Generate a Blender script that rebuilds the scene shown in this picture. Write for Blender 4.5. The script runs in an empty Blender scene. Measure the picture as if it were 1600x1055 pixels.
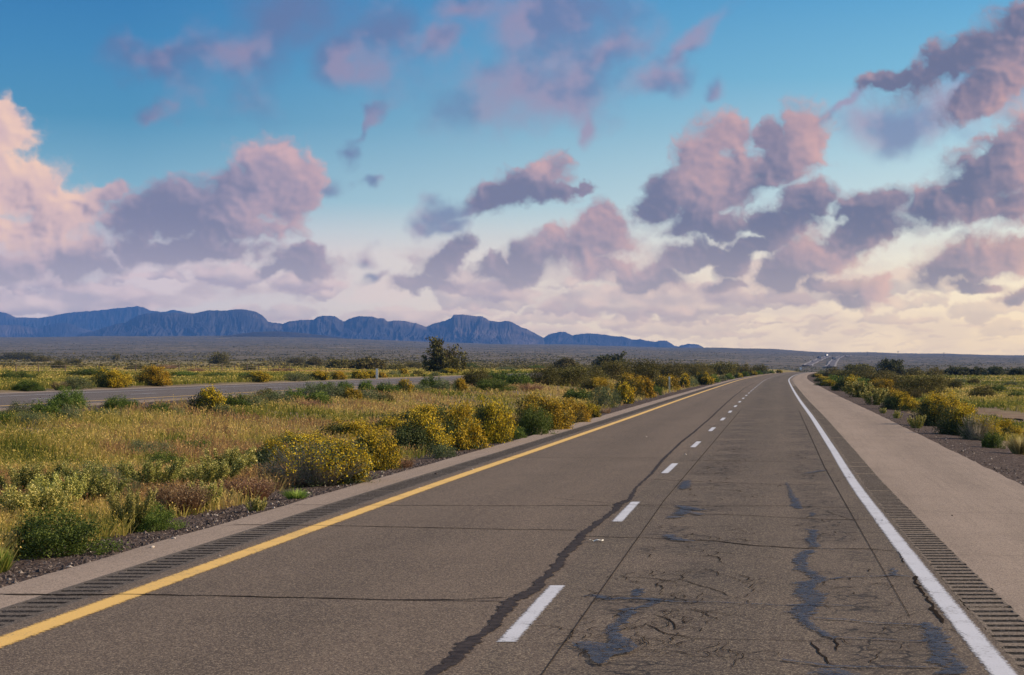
import bpy, bmesh, math, random
import numpy as np

# ---------------------------------------------------------------- camera, sky, sun, exposure
C = bpy.context.scene.collection
scene = bpy.context.scene
F, VX, HY, EYE = 3000.0, 1177.0, 572.0, 2.1      # focal length and vanishing point of the 1600 px wide photograph
cam = bpy.data.cameras.new('camera')
cam.sensor_width = 36.0
cam.lens = F / 1600 * 36
cam.shift_x = (800 - VX) / 1600
cam.shift_y = (HY - 527.5) / 1600
cam.clip_start, cam.clip_end = 0.5, 90000
camo = bpy.data.objects.new('camera', cam)
camo.location = (0, 0, EYE)
camo.rotation_euler = (math.radians(90), 0, 0)
C.objects.link(camo)
scene.camera = camo
scene.view_settings.view_transform = 'Standard'
scene.view_settings.look = 'None'
scene.view_settings.gamma = 1
scene.view_settings.use_curve_mapping = False
EXPOSURE = 0.35
scene.view_settings.exposure = EXPOSURE
scene.cycles.max_bounces = 5
scene.cycles.transparent_max_bounces = 8
scene.cycles.volume_bounces = 0
scene.cycles.use_denoising = True
SUN_EL, SUN_AZ = math.radians(29), math.radians(80)     # azimuth measured from the road's direction to the right
sun = bpy.data.lights.new('sun', 'SUN')
sun.energy = 5.0
sun.angle = math.radians(0.5)
sun.color = (1.0, 0.80, 0.56)
suno = bpy.data.objects.new('sun', sun)
C.objects.link(suno)
suno.rotation_euler = (math.pi / 2 - SUN_EL, 0, math.pi - SUN_AZ)   # a sun lamp shines along its local -Z

def lin(r, g, b):
    f = lambda c: (c / 255 / 12.92) if c <= 10 else ((c / 255 + 0.055) / 1.055) ** 2.4
    return (f(r), f(g), f(b))

class NT:
    """small helper for node trees"""
    def __init__(s, tree): s.t = tree; s.n = tree.nodes; s.l = tree.links
    def new(s, kind, **kw):
        n = s.n.new(kind)
        for k, v in kw.items(): setattr(n, k, v)
        return n
    def put(s, sock, v):
        if v is None: return
        if hasattr(v, 'is_output'): s.l.new(v, sock)
        else:
            try: sock.default_value = v
            except Exception: sock.default_value = (*v, 1.0)
    def math(s, op, a, b=None, c=None, clamp=False):
        n = s.new('ShaderNodeMath', operation=op, use_clamp=clamp)
        s.put(n.inputs[0], a); s.put(n.inputs[1], b)
        if c is not None: s.put(n.inputs[2], c)
        return n.outputs[0]
    def vec(s, op, a, b=None):
        n = s.new('ShaderNodeVectorMath', operation=op)
        s.put(n.inputs[0], a)
        if b is not None:
            s.put(n.inputs[3] if op == 'SCALE' else n.inputs[1], b)
        return n.outputs['Value'] if op in ('LENGTH', 'DOT_PRODUCT') else n.outputs['Vector']
    def chain(s, p, d):
        # adds the running value into the unused z coordinate, so the blobs are evaluated one after another
        if d is None: return p
        n = s.new('ShaderNodeVectorMath', operation='MULTIPLY_ADD')
        s.l.new(d, n.inputs[0]); n.inputs[1].default_value = (0, 0, 1); s.l.new(p, n.inputs[2])
        return n.outputs[0]
    def mapr(s, v, a, b, c=0.0, d=1.0, smooth=True):
        n = s.new('ShaderNodeMapRange', interpolation_type='SMOOTHSTEP' if smooth else 'LINEAR')
        for i, x in enumerate((v, a, b, c, d)): s.put(n.inputs[i], x)
        return n.outputs[0]
    def mix(s, fac, a, b, blend='MIX'):
        n = s.new('ShaderNodeMix', data_type='RGBA', blend_type=blend)
        s.put(n.inputs[0], fac); s.put(n.inputs[6], a); s.put(n.inputs[7], b)
        return n.outputs[2]
    def noise(s, v, scale, detail=4, rough=0.5, dist=0.0, color=False, dims='3D', lac=2.0):
        n = s.new('ShaderNodeTexNoise', noise_dimensions=dims)
        if v is not None: s.l.new(v, n.inputs['Vector'])
        n.inputs['Scale'].default_value = scale; n.inputs['Detail'].default_value = detail
        n.inputs['Roughness'].default_value = rough; n.inputs['Distortion'].default_value = dist
        n.inputs['Lacunarity'].default_value = lac
        return n.outputs['Color' if color else 'Fac']
    def ramp(s, v, stops, interp='LINEAR'):
        n = s.new('ShaderNodeValToRGB'); cr = n.color_ramp; cr.interpolation = interp
        while len(cr.elements) > 1: cr.elements.remove(cr.elements[-1])
        for i, (p, c) in enumerate(stops):
            e = cr.elements[0] if i == 0 else cr.elements.new(p)
            e.position = p; e.color = (*c, 1) if len(c) == 3 else c
        s.put(n.inputs[0], v)
        return n.outputs[0]
    def mapping(s, v, loc=(0, 0, 0), rot=0.0, scale=(1, 1, 1), kind='POINT'):
        n = s.new('ShaderNodeMapping', vector_type=kind)
        s.l.new(v, n.inputs[0])
        n.inputs['Location'].default_value = loc
        n.inputs['Rotation'].default_value = (0, 0, rot)
        n.inputs['Scale'].default_value = scale
        return n.outputs[0]

SUN_DIR = (math.cos(SUN_EL) * math.sin(SUN_AZ), math.cos(SUN_EL) * math.cos(SUN_AZ), math.sin(SUN_EL))
def azel(px, py):
    """direction of the sky seen at a point of the photograph: azimuth and elevation in milliradians"""
    a = math.atan((px - VX) / F)
    return a * 1000, math.atan((HY - py) / F * math.cos(a)) * 1000

# ---------------------------------------------------------------- clouds, computed once over a patch of sky directions
def hash_noise(x, y, seed):
    """smooth value noise in [0,1] at the points x, y"""
    xi = np.floor(x).astype(np.int64); yi = np.floor(y).astype(np.int64)
    fx = (x - xi).astype(np.float32); fy = (y - yi).astype(np.float32)
    fx = fx * fx * fx * (fx * (fx * 6 - 15) + 10); fy = fy * fy * fy * (fy * (fy * 6 - 15) + 10)
    tab = np.random.RandomState(seed).rand(256, 256).astype(np.float32)
    a = tab[yi & 255, xi & 255]; b = tab[yi & 255, (xi + 1) & 255]
    c = tab[(yi + 1) & 255, xi & 255]; d = tab[(yi + 1) & 255, (xi + 1) & 255]
    return (a + (b - a) * fx) * (1 - fy) + (c + (d - c) * fx) * fy

def fbm(x, y, seed, octaves=5, rough=0.5, billow=False):
    s = np.zeros_like(x, dtype=np.float32); amp, tot = 1.0, 0.0
    ca, sa = math.cos(0.7), math.sin(0.7)
    for o in range(octaves):
        n = hash_noise(x, y, seed + o)
        if billow: n = np.abs(2 * n - 1)
        s += amp * n; tot += amp; amp *= rough
        x, y = (x * ca - y * sa) * 2.03 + 17.3, (x * sa + y * ca) * 2.03 + 5.1
    return s / tot

def sstep(a, b, x):
    t = np.clip((x - a) / (b - a), 0, 1)
    return t * t * (3 - 2 * t)

# cloud masses: (x, y, half width, half height, tilt degrees), placed by azimuth and elevation
SOLID = [(2, 200, 48, 42, 0), (-30, 285, 90, 60, 0), (30, 290, 70, 44, 0), (95, 322, 78, 36, 0), (160, 308, 40, 16, 8), (10, 360, 110, 34, 0),
         (428, 258, 58, 42, 10), (462, 292, 42, 60, 0), (385, 305, 90, 50, 15), (290, 325, 84, 42, 5), (225, 345, 62, 34, 0), (330, 352, 140, 32, 0), (300, 388, 115, 24, 0),
         (95, 398, 72, 42, 0), (20, 418, 70, 30, 0), (130, 425, 60, 24, 0), (230, 398, 60, 22, 0),
         (835, 278, 56, 30, 30), (790, 308, 58, 26, 15), (850, 300, 46, 20, 0), (900, 292, 26, 8, 0), 
         (1135, 212, 50, 40, 20), (1095, 245, 60, 46, 40), (1050, 300, 78, 38, 30), (1120, 290, 100, 60, 20), (1252, 212, 38, 52, -5), (1205, 262, 84, 46, 15), (1195, 210, 28, 30, 0), (1105, 350, 76, 26, 0), (1020, 322, 46, 24, 10),
         (1262, 318, 52, 32, 15), (1225, 350, 74, 26, 0), (1370, 322, 66, 27, 8), (1340, 335, 34, 20, 0), (1560, 262, 110, 56, 28), (1620, 225, 90, 60, 25), (1500, 318, 110, 34, 5), (1600, 310, 90, 40, 0),
         (1500, 92, 110, 32, 28), (1600, 75, 95, 62, 28), (1395, 122, 56, 15, 14), (1560, 140, 90, 36, 24),
         (945, 352, 38, 40, 20), (925, 388, 72, 38, 12), (845, 398, 58, 30, 8), (868, 374, 28, 18, 0), (800, 422, 60, 22, 0), (960, 420, 60, 20, 0),
         (478, 412, 60, 27, 0), (488, 394, 26, 20, 0), (430, 425, 26, 16, 0), (715, 392, 34, 22, 20), (695, 412, 42, 22, 18), (665, 440, 50, 15, 0),
         (1050, 405, 80, 28, 20), (1010, 440, 66, 22, 0), (1120, 395, 60, 22, 0), (1142, 418, 36, 24, 30), (1125, 448, 38, 12, 0), (1270, 400, 95, 38, 10), (1215, 428, 50, 32, 0), (1340, 372, 100, 28, 15), (1190, 380, 70, 18, 8), (1300, 445, 60, 16, 0),
         (1372, 452, 36, 18, 20), (1335, 470, 44, 14, 0), (1495, 420, 70, 34, 10), (1550, 395, 80, 38, 0), (1530, 450, 50, 12, 0), (1600, 458, 40, 15, 20),
         (1800, 200, 120, 50, 15), (1900, 380, 160, 40, 10), (-260, 250, 140, 60, 0), (-420, 380, 160, 50, 0)]
FAINT = [(692, 330, 30, 17, 20), (675, 350, 26, 11, 0), (712, 345, 26, 8, 0), (740, 318, 24, 10, 10), (435, 50, 80, 62, 20), (370, 92, 90, 30, 0), (600, 50, 46, 58, 10), (560, 105, 40, 22, 20), (690, 60, 26, 26, 0), (845, 10, 95, 55, 0), (800, 135, 75, 46, 35),
         (945, 75, 60, 32, 30), (920, 125, 54, 44, 0), (865, 150, 60, 26, 0), (1060, 62, 54, 16, 30), (1025, 112, 40, 22, 20), (930, 195, 16, 30, 0), (1320, 185, 34, 9, 50),
         (205, 82, 44, 20, 0), (255, 152, 28, 12, 0), (520, 290, 22, 14, 30), (1505, 150, 110, 48, 20), (1430, 185, 60, 26, 0), (575, 185, 34, 8, 30), (1115, 130, 20, 15, 0),
         (582, 385, 22, 13, 0), (598, 414, 26, 9, 18), (545, 225, 12, 18, 0), (575, 270, 16, 8, 20), (745, 10, 50, 22, 0)]
WARM = [(-5, 225, 85, 80), (10, 320, 150, 85), (30, 375, 70, 34), (440, 270, 90, 60), (1130, 235, 85, 72), (1110, 290, 62, 50), (1255, 215, 50, 70), (1600, 150, 90, 90),
        (1570, 340, 110, 46), (945, 370, 66, 56), (875, 378, 34, 24), (1385, 455, 44, 24), (1300, 400, 80, 34), (1600, 250, 70, 50), (960, 410, 70, 34), (1560, 400, 90, 34),
        (400, 330, 90, 40), (850, 262, 34, 24)]

A0, A1, E0, E1, SW, SH = -640.0, 400.0, -15.0, 270.0, 2600, 760
def ellipses(A, E, items, k, grow=1.0, flat=1.0):
    d = np.full(A.shape, 9.0, np.float32)
    for it in items:
        x, y, rx, ry = it[:4]; rot = math.radians(it[4]) if len(it) > 4 else 0.0
        a, e = azel(x, y); rx = rx / 3 * grow; ry = ry / 3 * grow
        reach = 4.0 * max(rx, ry) + 20
        i0 = max(0, int((e - reach - E0) / (E1 - E0) * SH)); i1 = min(SH, int((e + reach - E0) / (E1 - E0) * SH) + 1)
        j0 = max(0, int((a - reach - A0) / (A1 - A0) * SW)); j1 = min(SW, int((a + reach - A0) / (A1 - A0) * SW) + 1)
        if i0 >= i1 or j0 >= j1: continue
        u = A[i0:i1, j0:j1] - a; v = E[i0:i1, j0:j1] - e
        c, s = math.cos(rot), math.sin(rot)
        vv = -u * s + v * c; vv = np.where(vv < 0, vv * flat, vv)
        L = np.sqrt(((u * c + v * s) / rx) ** 2 + (vv / ry) ** 2)
        o = d[i0:i1, j0:j1]
        h = np.clip(0.5 + 0.5 * (o - L) / k, 0, 1)
        d[i0:i1, j0:j1] = o * (1 - h) + L * h - k * h * (1 - h)
    return d

def blur(a, r):
    """three box blurs of radius r"""
    for ax in (0, 1):
        for _ in range(3):
            p = np.pad(a, [(r + 1, r) if i == ax else (0, 0) for i in (0, 1)], mode='edge')
            c = np.cumsum(p, axis=ax, dtype=np.float64)
            n = a.shape[ax]
            hi = np.take(c, np.arange(2 * r + 1, 2 * r + 1 + n), axis=ax); lo = np.take(c, np.arange(0, n), axis=ax)
            a = ((hi - lo) / (2 * r + 1)).astype(np.float32)
    return a

def mixc(t, a, b):
    return a + (b - a) * t[..., None]

def gradient(E, stops):
    xs = [s[0] for s in stops][::-1]
    return np.stack([np.interp(E, *zip(*sorted((azel(VX, s[0])[1], lin(*s[1])[k]) for s in stops))) for k in range(3)], -1).astype(np.float32)

def sky_colours():
    a = np.linspace(A0, A1, SW, dtype=np.float32); e = np.linspace(E0, E1, SH, dtype=np.float32)
    A, E = np.meshgrid(a, e)
    c3 = lambda *c: np.array(lin(*c), np.float32)
    az01 = np.clip((A - azel(200, 500)[0]) / (azel(1560, 500)[0] - azel(200, 500)[0]), 0, 1)
    left = gradient(E, [(572, (186, 180, 198)), (470, (188, 184, 204)), (400, (200, 192, 206)), (365, (178, 190, 208)), (320, (132, 176, 203)), (200, (82, 145, 187)), (100, (68, 134, 185)), (0, (56, 122, 179)), (-200, (44, 98, 156))])
    right = gradient(E, [(572, (230, 206, 190)), (500, (244, 220, 196)), (440, (246, 232, 210)), (380, (228, 228, 220)), (320, (206, 222, 226)), (250, (184, 213, 225)), (120, (128, 187, 218)), (0, (100, 168, 212)), (-200, (66, 130, 184))])
    img = mixc(az01, left, right)
    # pale lavender deck low down
    hz = sstep(azel(VX, 345)[1], azel(VX, 440)[1], E)
    n = fbm(A / 50, E / 20, 11, 6, 0.55)
    m = hz * sstep(0.36, 0.56, n) * (0.75 - 0.45 * az01)
    n2 = fbm(A / 34 + 9, E / 14, 31, 6, 0.55)
    deck = mixc(sstep(0.35, 0.65, n2), mixc(az01, c3(176, 164, 188), c3(200, 182, 186)), mixc(az01, c3(204, 190, 206), c3(236, 214, 196)))
    img = mixc(m, img, deck)
    # small clouds in rows towards the horizon, getting smaller and paler as they recede
    rr = random.Random(5)
    for row, (py, n, w, h, fade) in enumerate(((541, 130, 18, 2.2, 0.40), (530, 110, 26, 4.0, 0.45), (516, 80, 32, 6.5, 0.56), (497, 56, 40, 9, 0.64), (472, 38, 50, 15, 0.70), (446, 26, 60, 20, 0.68))):
        its = [(rr.uniform(-500, 2100), py + rr.uniform(-14, 12), w * rr.uniform(0.35, 1.7), h * rr.uniform(0.4, 1.8), rr.uniform(-2, 9)) for _ in range(n)]
        wx = (fbm(A / (3 + h / 2), E / (2 + h / 3), 53 + row, 5, 0.55) - 0.5) * (2 + h * 0.9); wy = (fbm(A / (3 + h / 2) + 50, E / (2 + h / 3), 63 + row, 5, 0.55) - 0.5) * (1.2 + h * 0.55)
        big = fbm(A / 70 + row, E / 30, 83 + row, 3)
        d = ellipses(A + wx, E + wy, its, 0.25, flat=1.7) + 0.45 * (fbm(A / (2 + h / 2.2), E / (1.6 + h / 3), 73 + row, 5, 0.55, billow=True) - 0.38) + 2.2 * (0.46 - big) + 0.10 * az01
        al = sstep(1.16, 0.72, d)
        up = max(2, int(h * 0.5)); tone = np.clip(0.5 + 0.6 * blur(np.roll(np.roll(d, -up, 0), -up, 1) - d, 2) + 0.7 * (fbm(A / 12, E / 7, 93 + row, 4) - 0.5), 0, 1)
        tone = sstep(0.25, 1.0, tone)
        cc = mixc(tone, mixc(az01, c3(154, 150, 182), c3(160, 146, 170)), mixc(az01, c3(204, 186, 202), c3(222, 190, 184)))
        k = (5 - row) / 5.0 * 0.5
        cc = cc * (1 - k) + mixc(az01, c3(192, 180, 196), c3(224, 202, 192)) * k
        img = mixc(al * fade * (1 - 0.30 * az01), img, cc)
    # thin purple clouds
    wx = (fbm(A / 38, E / 38, 71, 5) - 0.5) * 44; wy = (fbm(A / 38 + 50, E / 38, 72, 5) - 0.5) * 40
    d = ellipses(A + wx, E + wy, FAINT, 0.5, 1.42)
    d = d - 0.85 * (fbm(A / 24, E / 24, 75, 6, 0.52) - 0.5)
    f = sstep(1.32, 0.12, d) * 0.78
    n = fbm(A / 26, E / 22, 79, 4)
    t = sstep(0.36, 0.64, n + 0.15 * (az01 - 0.4))
    img = mixc(f, img, mixc(t, mixc(az01, c3(100, 116, 162), c3(118, 128, 172)), mixc(az01, c3(148, 136, 170), c3(166, 148, 178))))
    # heaped clouds
    wx = (fbm(A / 15, E / 15, 91, 6, 0.56) - 0.5) * 17; wy = (fbm(A / 15 + 50, E / 15, 92, 6, 0.56) - 0.5) * 15
    d = ellipses(A + wx, E + wy, SOLID, 0.16, 0.99, 1.10)
    bl = fbm((A + wx * 0.8) / 13, (E + wy * 0.8) / 11, 95, 6, 0.52, billow=True)
    d = d + 0.66 * (bl - 0.43) - 0.25 * (fbm(A / 30, E / 26, 97, 3) - 0.5)
    soft = 0.10 + 0.55 * fbm(A / 28, E / 28, 99, 4)
    alpha = sstep(1.0 + soft * 0.8, 1.0 - soft * 1.0, d)
    thick = np.clip(1.05 - d, 0, 0.75) * alpha
    # light travels in from the upper right: what lies between a point and the light dims it
    step_px = 3; T = np.zeros_like(thick)
    th = blur(thick, 2)
    for i in range(1, 22):
        dx, dy = int(round(i * step_px * 0.80)), int(round(i * step_px * 0.60))
        sh = np.zeros_like(th); sh[:SH - dy, :SW - dx] = th[dy:, dx:]
        T += sh * (1.0 - i / 24)
    T = T / 22
    lit = np.exp(-5.2 * T)
    puff = blur(bl, 1)
    relief = np.clip((np.roll(np.roll(puff, -5, 1), -5, 0) - puff) * 3.0, -1, 1)
    lit = blur(lit, 7)
    d0 = ellipses(A, E, SOLID, 0.25)
    w = ellipses(A + wx * 1.5, E + wy * 1.5, WARM, 0.6)
    warm = sstep(1.7, 0.1, w)
    soften = fbm(A / 18, E / 16, 101, 5, 0.5) - 0.5
    key = np.clip(0.50 * warm + 0.50 * (lit - 0.35) + 0.20 * relief + 0.42 * soften + 0.04, 0, 1)
    farl = sstep(azel(250, 300)[0], azel(90, 300)[0], A) * sstep(azel(0, 430)[1], azel(0, 360)[1], E)
    dark = mixc(az01, c3(122, 126, 162), c3(106, 112, 146)); mid = mixc(az01, c3(158, 148, 176), c3(152, 138, 160)); light = mixc(az01, c3(204, 172, 184), c3(206, 166, 170))
    light = mixc(farl, light, c3(236, 200, 188)); mid = mixc(farl, mid, c3(206, 178, 188))
    col = mixc(sstep(0.0, 0.50, key), dark, mid); col = mixc(sstep(0.28, 0.98, key), col, light)
    glow = sstep(azel(0, 300)[1], azel(0, 400)[1], E) * sstep(0.45, 0.9, az01) * sstep(0.35, 0.8, lit)
    col = mixc(glow * 0.35, col, c3(240, 196, 176))
    # clouds further off are paler
    pale = sstep(azel(VX, 330)[1], azel(VX, 490)[1], E) * (0.62 - 0.22 * az01)
    col = mixc(pale, col, mixc(az01, c3(186, 176, 198), c3(204, 186, 192)))
    # thin edges let the sky through and pick up its light
    img = mixc(alpha * (0.80 + 0.18 * sstep(0.05, 0.4, thick)), img, col)
    haze = sstep(12, -2, E) * 0.35
    img = mixc(haze, img, mixc(az01, c3(190, 178, 194), c3(226, 204, 192)))
    return np.clip(img, 0, 4)

HAZE, HAZE_TOP, HAZE_FAR = 6.2e-5, 640.0, 22500.0
HAZE_J = (0.03, 0.10, 0.33)              # light the haze sends back once it is deep
def build_world():
    img = sky_colours() / 2 ** EXPOSURE
    e = np.maximum(np.linspace(E0, E1, SH), 0.01) / 1000
    tr = np.exp(-HAZE * np.minimum(HAZE_FAR, HAZE_TOP / np.sin(e)))[:, None, None]
    img = np.maximum((img - np.array(HAZE_J) * (1 - tr)) / tr, 0.02)   # the sky as it is behind the air near the ground
    im = bpy.data.images.new('sky', SW, SH, alpha=False, float_buffer=True)
    im.colorspace_settings.name = 'Non-Color'
    im.pixels.foreach_set(np.concatenate([img, np.ones((SH, SW, 1))], -1).astype(np.float32).ravel())
    im.update()
    W = bpy.data.worlds.new('World'); scene.world = W; W.use_nodes = True
    t = W.node_tree; t.nodes.clear(); N = NT(t)
    out = N.new('ShaderNodeOutputWorld'); bg = N.new('ShaderNodeBackground')
    N.l.new(bg.outputs[0], out.inputs[0])
    S = 0.12; bg.inputs['Strength'].default_value = S
    tc = N.new('ShaderNodeTexCoord')
    sep = N.new('ShaderNodeSeparateXYZ'); N.l.new(tc.outputs['Generated'], sep.inputs[0])
    x, y, z = sep.outputs
    az = N.math('MULTIPLY', N.math('ARCTAN2', x, y), 1000)
    el = N.math('MULTIPLY', N.math('ARCSINE', N.math('MINIMUM', N.math('MAXIMUM', z, -1.0), 1.0)), 1000)
    comb = N.new('ShaderNodeCombineXYZ')
    N.l.new(N.mapr(az, A0, A1, smooth=False), comb.inputs[0]); N.l.new(N.mapr(el, E0, E1, smooth=False), comb.inputs[1])
    tex = N.new('ShaderNodeTexImage', image=im, extension='EXTEND', interpolation='Cubic'); N.l.new(comb.outputs[0], tex.inputs[0])
    sky = N.new('ShaderNodeTexSky'); sky.sky_type = 'NISHITA'; sky.sun_disc = False
    sky.sun_elevation = SUN_EL; sky.sun_rotation = SUN_AZ
    sky.air_density = 1.0; sky.dust_density = 0.8; sky.ozone_density = 3.0
    cl = N.vec('SCALE', tex.outputs[0], 1 / S)
    # away from the mapped part of the sky: the plain Nishita atmosphere
    m = N.math('MULTIPLY', N.mapr(el, 262, 205), N.math('MULTIPLY', N.mapr(az, A0 + 5, A0 + 80), N.mapr(az, A1 - 5, A1 - 80)))
    col = N.mix(m, sky.outputs[0], cl)
    N.l.new(col, bg.inputs['Color'])
build_world()

# ---------------------------------------------------------------- the lie of the land
def pchip(xs, ys):
    xs = np.array(xs, float); ys = np.array(ys, float); h = np.diff(xs); dl = np.diff(ys) / h
    m = np.zeros(len(xs)); m[0], m[-1] = dl[0], dl[-1]
    for i in range(1, len(xs) - 1):
        if dl[i - 1] * dl[i] > 0:
            w1, w2 = 2 * h[i] + h[i - 1], h[i] + 2 * h[i - 1]
            m[i] = (w1 + w2) / (w1 / dl[i - 1] + w2 / dl[i])
    def f(x):
        x = np.clip(x, xs[0], xs[-1]); i = np.clip(np.searchsorted(xs, x) - 1, 0, len(xs) - 2)
        t = (x - xs[i]) / h[i]
        return ((2 * t**3 - 3 * t**2 + 1) * ys[i] + (t**3 - 2 * t**2 + t) * h[i] * m[i] + (-2 * t**3 + 3 * t**2) * ys[i + 1] + (t**3 - t**2) * h[i] * m[i + 1])
    return f
BEND = pchip([-400, -50, 15, 30, 50, 80, 110, 146, 210, 286, 394, 450, 572, 630, 800, 1100], [0, 0, 0, .06, .32, .72, 1.05, 1.5, 2.4, 3.6, 6.4, 8.2, 13.2, 15.9, 25, 44])
BENDL = pchip([-400, 0, 150, 250, 400, 600, 800, 1100], [0, 0, 0, .4, 3, 13, 25, 44])    # the opposite carriageway
def road_z(Y): return -6.2e-6 * np.maximum(Y - 550, 0) ** 2
def left_z(Y): return 0.75 + 0.00067 * np.clip(Y, -200, 700) - 6.2e-6 * np.maximum(Y - 600, 0) ** 2
# far ground: height of each distance in the view, per direction
FPX = np.array([-400, 0, 400, 800, 1100, 1200, 1300, 1450, 1600, 2100], float)
FR = np.log([400, 600, 800, 1200, 1700, 2500, 4000, 6000, 8000, 24000])
FY = np.array([[580, 573, 568, 562, 557, 549, 540, 531, 526, 550],
               [580, 573, 568, 562, 557, 549, 540, 531, 526, 550],
               [580, 574, 569, 563, 557, 549, 540, 530, 525, 550],
               [582, 577, 573, 567, 561, 555, 548, 541, 538, 552],
               [586, 582.5, 580, 577, 572, 563, 554, 547, 544, 556],
               [587.5, 583.5, 581.6, 583, 582, 570, 558, 549, 546, 558],
               [587.6, 583.5, 581.6, 583.5, 583, 573, 560, 552, 551, 560],
               [589, 586, 584.5, 582, 578, 572, 562, 555, 553, 562],
               [589, 586, 584, 581, 577, 571, 563, 558, 556.5, 564],
               [589, 586, 584, 581, 577, 571, 563, 558, 556.5, 564]], float)
def far_z(X, Y):
    r = np.maximum(np.hypot(X, Y), 200.0)
    th = np.arctan2(X, Y)
    px = np.clip(VX + F * np.tan(np.clip(th, -1.2, 1.2)), FPX[0], FPX[-1])
    lr = np.clip(np.log(r * np.clip(np.cos(th), 0.25, 1)), FR[0], FR[-1])
    i = np.clip(np.searchsorted(FPX, px) - 1, 0, len(FPX) - 2); t = (px - FPX[i]) / (FPX[i + 1] - FPX[i]); t = t * t * (3 - 2 * t)
    j = np.clip(np.searchsorted(FR, lr) - 1, 0, len(FR) - 2); u = (lr - FR[j]) / (FR[j + 1] - FR[j])
    y = (FY[i, j] * (1 - u) + FY[i, j + 1] * u) * (1 - t) + (FY[i + 1, j] * (1 - u) + FY[i + 1, j + 1] * u) * t
    return EYE + (HY - y) / F * np.exp(lr)
def ground_z(X, Y):
    X = np.asarray(X, float); Y = np.asarray(Y, float)
    s = X - BEND(Y); sl = X - BENDL(Y); zr = road_z(Y); zl = left_z(Y)
    med = zr - 0.10 + (zl + 0.0 - zr) * sstep(-8.5, -21.5, s)
    z = np.where(s < -7.2, med, zr - 0.10)
    z = np.where(s > 4.6, zr - 0.10 - 0.28 * sstep(5.5, 9.5, s), z)
    z = np.where(sl < -22.4, zl - 0.10, z)
    z = np.where(sl < -37.0, zl - 0.10 + 0.12 * sstep(-37.0, -39, sl), z)
    bump = (fbm(X / 3.1 + 100, Y / 3.1 + 100, 201, 3) - 0.5) * 0.22 + (fbm(X / 14 + 100, Y / 14 + 100, 205, 3) - 0.5) * 0.35
    off = np.clip(np.minimum(np.minimum(np.abs(s + 8.2), np.abs(s - 6.2)), np.minimum(np.abs(sl + 21.6), np.abs(sl + 37.6))) / 4, 0, 1)
    free = ((s < -8.2) & (sl > -21.6)) | (s > 6.2) | (sl < -37.6)
    z = z + bump * off * free * sstep(700, 200, np.abs(Y))
    t = sstep(330, 620, np.hypot(X, Y))
    zf = far_z(X, Y)
    keep = np.maximum(sstep(40, 9, np.abs(s + 1.3)), sstep(30, 9, np.abs(sl + 29.5))) * sstep(1250, 950, Y) * (Y > 0)
    t = np.where(Y < -250, t, t * (1 - keep))
    big = (fbm(X / 420 + 60, Y / 420 + 60, 221, 4) - 0.5) * 2
    zf = zf + big * sstep(900, 3500, np.hypot(X, Y)) * 7
    return z * (1 - t) + zf * t
def at(px, py, rmin=6.0, rmax=12000.0):
    """where the line of sight through a point of the photograph meets the ground"""
    Y = np.exp(np.linspace(math.log(rmin), math.log(rmax), 1600))
    X = (px - VX) / F * Y; z = ground_z(X, Y)
    yy = HY - F * (z - EYE) / Y
    k = np.argmax(yy <= py)
    if yy[k] > py: k = len(Y) - 1
    if k == 0: return X[0], Y[0], z[0]
    t = (yy[k - 1] - py) / max(yy[k - 1] - yy[k], 1e-9)
    Yk = Y[k - 1] + (Y[k] - Y[k - 1]) * t
    Xk = (px - VX) / F * Yk
    return Xk, Yk, float(ground_z(Xk, Yk))
def on_road(px, py):
    Y = EYE * F / (py - HY); return (px - VX) * Y / F, Y

# ---------------------------------------------------------------- helpers that make and label objects
def tag(o, label=None, cat=None, group=None, kind=None):
    if label: o['label'] = label
    if cat: o['category'] = cat
    if group: o['group'] = group
    if kind: o['kind'] = kind
    return o
def mesh(name, V, Fc, mats, parent=None, tint=None, uv=None, midx=None, smooth=False):
    """V: n x 3, Fc: m x 3 or m x 4 (numpy)"""
    me = bpy.data.meshes.new(name)
    V = np.asarray(V, np.float32); Fc = np.asarray(Fc, np.int32); k = Fc.shape[1]
    me.vertices.add(len(V)); me.vertices.foreach_set('co', V.ravel())
    me.loops.add(Fc.size); me.loops.foreach_set('vertex_index', Fc.ravel())
    me.polygons.add(len(Fc)); me.polygons.foreach_set('loop_start', np.arange(0, Fc.size, k, dtype=np.int32))
    if midx is not None: me.polygons.foreach_set('material_index', np.asarray(midx, np.int32))
    me.polygons.foreach_set('use_smooth', np.full(len(Fc), bool(smooth)))
    me.update(calc_edges=True)
    if tint is not None:
        a = me.attributes.new('tint', 'FLOAT', 'FACE'); a.data.foreach_set('value', np.asarray(tint, np.float32))
    if uv is not None:
        l = me.uv_layers.new(name='road'); l.data.foreach_set('uv', np.asarray(uv, np.float32)[Fc.ravel()].ravel())
    for m in (mats if isinstance(mats, (list, tuple)) else [mats]): me.materials.append(m)
    o = bpy.data.objects.new(name, me); C.objects.link(o); o.parent = parent
    return o
def grid_faces(nr, nc):
    i = np.arange(nr - 1)[:, None] * nc + np.arange(nc - 1)[None]
    return np.stack([i, i + 1, i + nc + 1, i + nc], -1).reshape(-1, 4)
def empty(name, loc, rz=0.0):
    o = bpy.data.objects.new(name, None); C.objects.link(o); o.location = loc; o.rotation_euler = (0, 0, rz); o.empty_display_size = 0.3
    return o
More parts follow.
